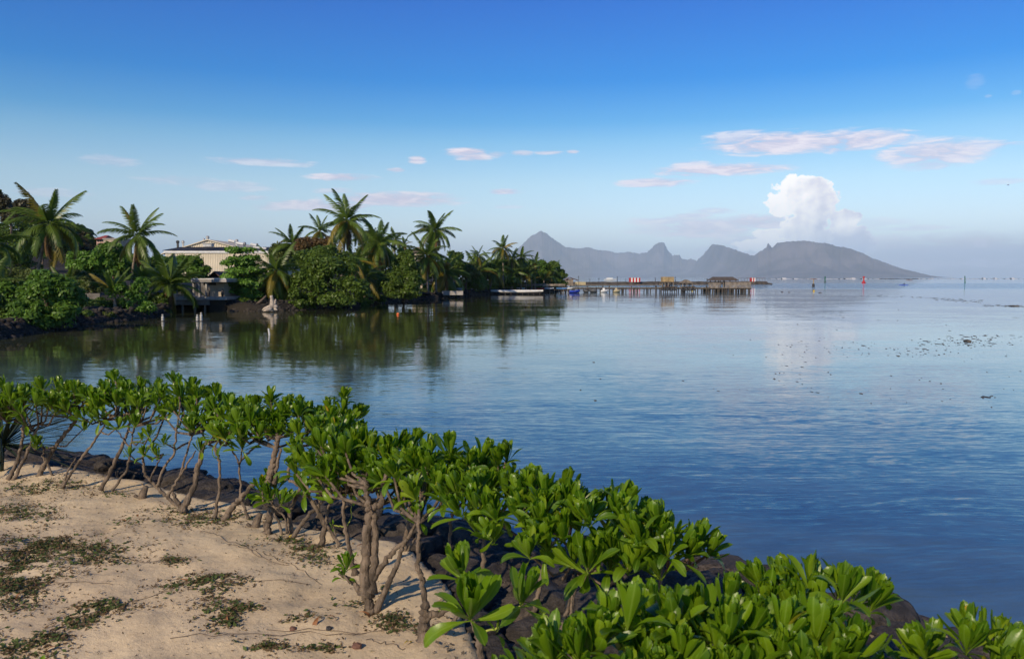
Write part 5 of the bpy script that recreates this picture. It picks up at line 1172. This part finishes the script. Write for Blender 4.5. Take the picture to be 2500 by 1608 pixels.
shrub('star-shaped rosette with drooping lower leaf, closest shrub at the sand', (1176, 1640), [(.032, [(1180, 1660), (1172, 1580), (1160, 1530), (1148, 1500)]), (.010, [(1170, 1545), (1220, 1530), (1255, 1500), (1278, 1465)])],
      [], [(1147, 1497, 3.25, .23, 20, (-.05, -.35), .9), (1125, 1400, 3.7, .18, 13), (1278, 1462, 3.4, .20, 12, (.3, -.1), .5), (1215, 1530, 3.3, .07, 5), (1120, 1370, 3.9, .15, 9)], seed=25)
shrub('nearest shrub mass, left lobe of upright leaves at the bottom edge', (1440, 1720), [(.03, [(1440, 1760), (1445, 1690), (1450, 1620)])],
      [(1450, 1625, Z, .22, 8), (1545, 1615, Z, .2, 6)], [(1610, 1590, 2.8, .19, 13)], seed=26, nl=22, leaf=.172)
shrub('nearest shrub mass, central lobe with the broadest glossy leaves', (1700, 1740), [(.03, [(1700, 1780), (1705, 1700), (1710, 1640)])],
      [(1700, 1598, Z + .02, .25, 8), (1810, 1612, Z, .22, 6)], [(1620, 1650, 2.6, .2, 13)], seed=27, nl=22, leaf=.172)
shrub('nearest shrub mass, right lobe sloping down to the rocks', (1960, 1740), [(.03, [(1960, 1780), (1965, 1700), (1970, 1640)])],
      [(1925, 1618, Z, .22, 7), (2045, 1655, Z - .05, .2, 6)], [(2130, 1680, 2.8, .17, 10)], seed=28, nl=22, leaf=.172)
shrub('shrub behind the nearest mass in front of the long flat rock', (1720, 1600), [(.024, [(1720, 1640), (1725, 1560), (1730, 1510)])],
      [(1640, 1522, Z - .05, .2, 4), (1760, 1535, Z - .08, .24, 5), (1850, 1555, Z - .08, .2, 4)], seed=29, nl=20, leaf=.162)
shrub('round isolated rosette cluster standing against the blue water', (1990, 1590), [(.024, [(1990, 1640), (1992, 1560), (1990, 1480)])],
      [(1995, 1448, Z + .02, .25, 9, .05)], [(2085, 1470, 3.3, .2, 8, (1.2, 0), .6), (1930, 1430, 3.4, .19, 14, (-.4, -.1))], seed=30, nl=22, leaf=.172)
shrub('rosette cluster at the bottom right corner beside the wet rocks', (2370, 1740), [(.024, [(2370, 1780), (2368, 1700), (2366, 1640)])],
      [(2370, 1590, Z - .03, .21, 8, .04)], [(2430, 1620, 2.7, .2, 12, (.6, 0))], seed=31, nl=22, leaf=.172)
shrub('small leafy shoot poking up at the bottom edge below the star-shaped rosette', (1260, 1760), [(.02, [(1262, 1760), (1265, 1700), (1268, 1650)])],
      [], [(1268, 1640, 2.9, .13, 12), (1335, 1650, 2.9, .13, 11), (1215, 1655, 2.9, .12, 9)], seed=32)
shrub('leaf tips of a shoot at the bottom left corner of the beach', (70, 1740), [(.02, [(70, 1760), (72, 1700), (74, 1660)])],
      [], [(88, 1648, 2.9, .10, 9), (35, 1650, 2.9, .09, 8)], seed=33)

# spiky plant at the left
def spiky():
    b = gnd(2, 1150); b.z += .1; root = thing('spiky_agave', b, 'dark spiky plant with long narrow blades behind the left shrubs', 'plant'); rg = np.random.default_rng(9); c = at(5, 1085, b.y + .4)
    m = mat('spiky_blade', (.022, .035, .018), .45, .3, 4); 
    for i in range(54):
        az = rg.uniform(-1.2, 1.3) if i % 3 else rg.uniform(0, 6.28); el = rg.uniform(-.35, 1.1); L = rg.uniform(.65, .98); d = Vector((math.cos(az) * math.cos(el), math.sin(az) * math.cos(el), math.sin(el))); s = d.cross(Vector((0, 0, 1))).normalized(); V = []
        for t, w in ((0, .016), (.3, .024), (.7, .016), (1, .001)):
            p = c + d * L * t + Vector((0, 0, -.10 * t * t * L)); V += [p - s * w, p - Vector((0, 0, .007)), p + s * w]
        Fc = [(k * 3 + j, k * 3 + j + 1, k * 3 + j + 4, k * 3 + j + 3) for k in range(3) for j in range(2)]; MB().add(V, Fc).build('blade', m, root)
    MB().lathe(b - Vector((0, 0, .2)), [(.03, 0), (.03, .3), (.02, .5)], 9).build('trunk', m, root, True)
spiky()

# ---------------------------------------------------------------- boulders
def boulders():
    m = bpy.data.materials.new('lava_rock'); m.use_nodes = True; t = NT(m.node_tree); b = m.node_tree.nodes['Principled BSDF']
    p = t.n('ShaderNodeTexCoord').outputs['Object']; n1 = t.noise(p, 2.2, 5, .6); n2 = t.noise(p, 30, 4, .65)
    c = t.mix(t.smooth(n1, .38, .66), (.030, .026, .024), (.085, .072, .064)); c = t.mix(t.math('MULTIPLY', t.smooth(n2, .56, .72), .5), c, (.16, .14, .12))
    t.put(b.inputs['Base Color'], c); b.inputs['Roughness'].default_value = .8; b.inputs['Specular IOR Level'].default_value = .35
    bn = t.n('ShaderNodeBump'); bn.inputs['Distance'].default_value = .05; bn.inputs['Strength'].default_value = .9; t.put(bn.inputs['Height'], t.noise(p, 9, 6, .65)); t.put(b.inputs['Normal'], bn.outputs[0])
    V0, F0 = ico(4); ms = []
    for s in range(7):
        V = V0.copy(); n = fbm(V[:, 0] * 1.4 + s * 9 + V[:, 2], V[:, 1] * 1.4 - V[:, 2] * 1.3 + 3, 40 + s, 4) - .5
        V *= (1 + n * .75)[:, None]
        rg = np.random.default_rng(s)
        for _ in range(7):
            d = rg.normal(size=3); d /= np.linalg.norm(d); h = rg.uniform(.62, .85); k = V @ d; V -= np.outer(np.maximum(0, k - h) * .8, d)
        V *= (1 + (fbm(V[:, 0] * 6 + V[:, 2] * 5, V[:, 1] * 6, 70 + s, 3) - .5) * .10)[:, None]
        ms.append(npmesh('boulder', V, F0, True)); ms[-1].materials.append(m)
    rg = np.random.default_rng(21); k = 0
    def put(x, y, z, s, label, grp=None):
        nonlocal k
        o = bpy.data.objects.new('boulder', ms[k % 7]); COL.objects.link(o); k += 1; o.location = (x, y, z); o.rotation_euler = (rg.uniform(-.25, .25), rg.uniform(-.25, .25), rg.uniform(0, 6.28)); o.scale = s; tag(o, label, 'rock', grp)
    # hand placed ones that show
    for px, py, zz, w, h, lb in ((1745, 1392, 1.1, .42, .16, 'long flat-topped boulder at the water just right of the main shrub row'), (1830, 1398, 1.08, .35, .14, 'long flat boulder whose top shows left of the isolated rosette cluster'), (1690, 1385, 1.06, .22, .18, 'pointed dark boulder under the last shrub of the main row'),
                                 (1540, 1455, 1.2, .20, .12, 'pale-topped boulder among the leaves right of the star rosettes'), (1290, 1440, 1.15, .34, .26, 'rounded dark boulder between the bent stems below the star rosettes'), (1150, 1300, 1.15, .40, .18, 'broad grey boulder right of the biggest shrub, at the water'),
                                 (1120, 1282, 1.2, .09, .08, 'small round boulder perched on the broad grey one'), (1070, 1292, 1.2, .20, .10, 'reddish flat boulder left of the broad grey one'), (2180, 1510, 1.0, .38, .16, 'pale streaked boulder between the right rosettes and the corner cluster'), (2470, 1590, .9, .35, .2, 'wet black boulder at the right edge')):
        p = on(px, py, zz); put(p.x, p.y + .05, zz - h * .55, (w, w * .8, h), lb)
    zs = [(0, 'beyond the left picture edge'), (130, 'behind the spiky plant'), (300, 'behind the far left shrubs'), (450, 'behind the V-shaped trunk'), (620, 'left of the forked shrub'), (760, 'behind the knee-high rosettes'), (900, 'left of the biggest shrub'), (1020, 'right of the biggest shrub'), (1160, 'beside the slim straight stem'), (1330, 'behind the star-shaped rosette'), (1520, 'under the star rosettes'), (1700, 'under the last main-row shrub'), (1900, 'left of the isolated rosettes'), (2150, 'right of the isolated rosettes'), (9999, 'near the right corner')]
    def zone(x, y):
        px = W0 / 2 + F * x / (y * math.cos(PITCH) + 2.3 * math.sin(PITCH)); return next(n for a, n in zs if px < a)
    for i in range(16):
        px, py = np.interp(i, [0, 5, 11, 15], [1050, 1098, 1150, 1182]), np.interp(i, [0, 5, 11, 15], [1362, 1420, 1530, 1630]); p = on(px + rg.uniform(-4, 26), py, 1.27); s = rg.uniform(.08, .2)
        put(p.x + s * .5, p.y, gz(p.x, p.y) + .02, (s, s * .9, s * .6), 'small dark rock in the cluster at the sand edge left of the star-shaped rosette', 'small rocks at the right sand edge')
    x = -9.0
    while x < 4.2:
        y0, y1 = float(sand_y(x)), float(ridge_y(x)); wdt = rg.uniform(.28, .60)
        if x > -.3: y0 = y1 - 2.2
        y0 = max(y0, y1 - 2.4)
        put(x, y1 - .12 + rg.uniform(-.05, .08), 1.12 - .22 + rg.uniform(-.05, .01), (wdt, wdt * .7, rg.uniform(.20, .27)), 'dark lava boulder on top of the water row ' + zone(x, y1), 'water row boulders ' + zone(x, y1))
        yy = y1 - .45
        while yy > y0 + .15:
            s = rg.uniform(.18, .40); put(x + rg.uniform(-.2, .2), yy, gz(x, yy) - s * .12, (s, s * .85, s * .55), 'low half-buried lava boulder ' + zone(x, yy), 'half-buried boulders ' + zone(x, yy)); yy -= rg.uniform(.3, .5)
        put(x + rg.uniform(-.2, .2), y1 + .45, .55, (rg.uniform(.3, .5), .4, .35), 'wet lava boulder at the water line ' + zone(x, y1), 'wet boulders ' + zone(x, y1))
        x += wdt * 1.05
boulders()

# ---------------------------------------------------------------- ground cover, debris, fallen leaves
def ground_cover():
    rg = np.random.default_rng(5); P = []; 
    patches = [(69, 1250, 80, 26, 260), (30, 1250, 60, 30, 120), (330, 1270, 50, 12, 90), (505, 1262, 90, 22, 420), (600, 1270, 50, 12, 120), (150, 1335, 160, 26, 560), (60, 1380, 110, 50, 700), (30, 1440, 70, 46, 420), (230, 1365, 110, 22, 260),
               (420, 1382, 45, 12, 70), (100, 1330, 90, 20, 200), (257, 1492, 75, 16, 170), (215, 1515, 60, 12, 80), (180, 1530, 40, 10, 50), (478, 1442, 80, 24, 330), (540, 1430, 60, 12, 120), (545, 1510, 60, 30, 300), (600, 1490, 30, 10, 40), (643, 1577, 60, 12, 90), (804, 1580, 70, 10, 90), (955, 1520, 45, 16, 90), (1000, 1540, 60, 12, 70),
               (780, 1362, 60, 20, 210), (735, 1345, 40, 12, 70), (700, 1322, 60, 10, 90), (60, 1580, 80, 26, 260), (120, 1560, 40, 10, 60), (120, 1180, 120, 14, 360), (60, 1190, 60, 10, 120), (280, 1200, 50, 8, 60), (880, 1480, 50, 18, 40), (940, 1440, 30, 14, 20), (720, 1515, 60, 10, 30), (410, 1240, 60, 10, 60), (830, 1290, 60, 10, 30), (600, 1345, 30, 6, 20)]
    tot = sum(p[4] for p in patches)
    def scatter(n_each, scale=1.0):
        out = []
        for x, y, rx, ry, n in patches:
            for _ in range(int(n * n_each * 3)):
                px, py = x + rx * rg.normal(0, .52) * scale, y + ry * rg.normal(0, .52) * scale; p = on(px, py, 1.29); u = float(fbm(p.x * 5, p.y * 5, 91, 3)) + float(vnoise(p.x * 22, p.y * 22, 5)) * .35
                if u > .42 + .50 * rg.random(): out.append((p.x, p.y))
        return np.array(out)
    def sprites(XY, s0, s1, h, up=.55):
        n = len(XY); z = ground_z(XY[:, 0], XY[:, 1]); c = np.stack([XY[:, 0], XY[:, 1], z + rg.uniform(.002, h, n)], -1); nm = rg.normal(size=(n, 3)) * (1 - up); nm[:, 2] = np.abs(nm[:, 2]) + up; nm /= np.linalg.norm(nm, axis=1)[:, None]
        t = np.cross(nm, rg.normal(size=(n, 3))); t /= np.linalg.norm(t, axis=1)[:, None]; b = np.cross(nm, t); s = rg.uniform(s0, s1, (n, 1)); V = np.empty((n, 4, 3)); V[:, 0] = c - t * s; V[:, 1] = c + b * s * .5; V[:, 2] = c + t * s; V[:, 3] = c - b * s * .5; V[:, :, 2] = np.maximum(V[:, :, 2], z[:, None] + .001)
        return V.reshape(-1, 3), np.arange(n * 4).reshape(n, 4)
    gm = foliage('creeper_leaves', (.045, .070, .018), (.10, .135, .03), .15, .6); V, Fc = sprites(scatter(.5), .009, .025, .012, .6); tag(link('ground_creeper', npmesh('ground_creeper', V, Fc), gm), kind='stuff')
    bm = foliage('dry_creeper', (.07, .045, .02), (.17, .11, .055), .05, .9); V, Fc = sprites(scatter(1.0, 1.4), .006, .018, .014); tag(link('dry_grass', npmesh('dry_grass', V, Fc), bm), kind='stuff')
    # flecks of twig and grit all over the sand
    XY = np.stack([rg.uniform(-6.5, .3, 9000), rg.uniform(3.6, 9.6, 9000)], -1); XY = XY[(XY[:, 1] < sand_y(XY[:, 0])) & (fbm(XY[:, 0] * 1.1, XY[:, 1] * 1.1, 55, 3) + rg.uniform(-.25, .25, len(XY)) > .48)]
    V, Fc = sprites(XY, .003, .012, .008); tag(link('sand_litter', npmesh('sand_litter', V, Fc), mat('twig_litter', (.10, .07, .045), .9, .4, 5)), kind='stuff')
    # runners
    mb = MB()
    for (x0, y0, x1, y1) in ((390, 1440, 760, 1430), (150, 1520, 420, 1455), (420, 1560, 900, 1545), (650, 1540, 1010, 1545), (200, 1350, 420, 1390), (640, 1360, 780, 1420), (60, 1420, 280, 1440), (900, 1560, 990, 1590), (560, 1340, 700, 1395), (500, 1300, 640, 1370)):
        pts = []
        for k in range(15):
            t = k / 14; p = on(x0 + (x1 - x0) * t, y0 + (y1 - y0) * t, 1.29); p += Vector((rg.normal(0, .008), rg.normal(0, .012), 0)); p.z = gz(p.x, p.y) + .004; pts.append(p)
        mb.tube(pts, .0022, 4)
    me = bpy.data.meshes.new('creeper_runners'); me.from_pydata(mb.v, [], mb.f); tag(link('creeper_runners', me, M['bark']), kind='stuff')
    gv = []
    XY = np.stack([rg.uniform(-.5, 3.6, 2600), rg.uniform(2.6, 6.5, 2600)], -1); XY = XY[(XY[:, 1] < ridge_y(XY[:, 0]))]; V, Fc = sprites(XY, .006, .03, .02); tag(link('dry_litter', npmesh('dry_litter', V, Fc), foliage('dry_litter_leaves', (.10, .08, .055), (.26, .21, .15), .05, .9)), kind='stuff')
    # single fallen leaves
    dm = mat('dead_leaf', (.30, .13, .05), .7, .35, 8); ym = mat('yellow_dead_leaf', (.62, .45, .06), .6, .2, 8)
    me_d = LEAF[5].copy(); me_d.materials.clear(); me_d.materials.append(dm); me_y = LEAF[3].copy(); me_y.materials.clear(); me_y.materials.append(ym)
    for px, py, s, y_, lb in ((110, 1428, .17, 0, 'large curled brown leaf in the green creeper at the left'), (440, 1432, .10, 0, 'orange-brown leaf on the creeper patch in mid sand'), (555, 1516, .10, 0, 'orange-brown leaf inside the dark creeper clump'), (150, 1583, .12, 0, 'brown leaf near the bottom left corner'), (870, 1345, .14, 0, 'rusty leaf hanging at the foot of the biggest shrub'),
                              (780, 1522, .11, 0, 'brown leaf pair member lying left of the dark stone'), (797, 1519, .08, 0, 'smaller brown leaf touching the one left of the dark stone'), (291, 1266, .09, 0, 'brown leaf under the left shrubs'), (384, 1226, .09, 0, 'orange leaf at the foot of the V-shaped trunk'), (520, 1272, .08, 0, 'orange leaf at the foot of the straight thin stem'), (984, 1588, .10, 1, 'bright yellow leaf on the sand near the bottom edge'),
                              (720, 1308, .09, 1, 'yellow leaf at the foot of the leaning dark trunk'), (1050, 1350, .12, 0, 'brown leaf heap piece at the edge of the rocks'), (60, 1455, .09, 0, 'small brown leaf in the creeper near the left edge'), (875, 1500, .10, 0, 'curled brown leaf left of the biggest trunk foot'), (335, 1258, .07, 0, 'tiny brown leaf on the creeper strip')):
        p = on(px, py, 1.29); p.z = gz(p.x, p.y) + .022; o = bpy.data.objects.new('fallen_leaf', me_y if y_ else me_d); COL.objects.link(o); o.location = p; o.rotation_euler = (rg.uniform(-.5, .5), rg.uniform(-.25, .1), rg.uniform(0, 6.28)); o.scale = (s, s, s); tag(o, lb, 'leaf', 'fallen leaves on the sand')
    V, Fc = ico(2)
    for px, py, s, m_, lb in ((872, 1580, .032, 'rust_roof', 'reddish-brown pebble on the sand near the bottom edge'), (803, 1540, .02, 'dark', 'small dark stone in the sand'), (865, 1385, .035, 'rust_roof', 'rust-coloured lump beside the small side rosette'), (715, 1538, .022, 'rust_roof', 'small reddish pebble left of the dark stone'), (930, 1250, .03, 'dark', 'dark pebble at the boulder foot')):
        p = on(px, py, 1.29); z = gz(p.x, p.y); W = V * rg.uniform(.8, 1.15, (len(V), 1)) * (s, s, s * .7) + (p.x, p.y, z + s * .3); lone('pebble', MB().add(W, Fc), M[m_], lb, 'stone')
    # stumps of cut stems
    for px, py, s, lb in ((345, 1210, .05, 'low weathered stump between the left shrubs'), (622, 1285, .045, 'small stump right of the forked shrub')):
        p = gnd(px, py); mb = MB(); mb.tube([p, p + Vector((.02, 0, .08)), p + Vector((.05, .01, .15))], [s, s * .8, s * .5], 8); mb.tube([p, p + Vector((-.07, 0, .06))], [s * .6, s * .3], 6); lone('cut_stump', mb, M['stem'], lb, 'stump', smooth=True)
ground_cover()
print('leaves', NLEAF, 'objects', len(bpy.data.objects))
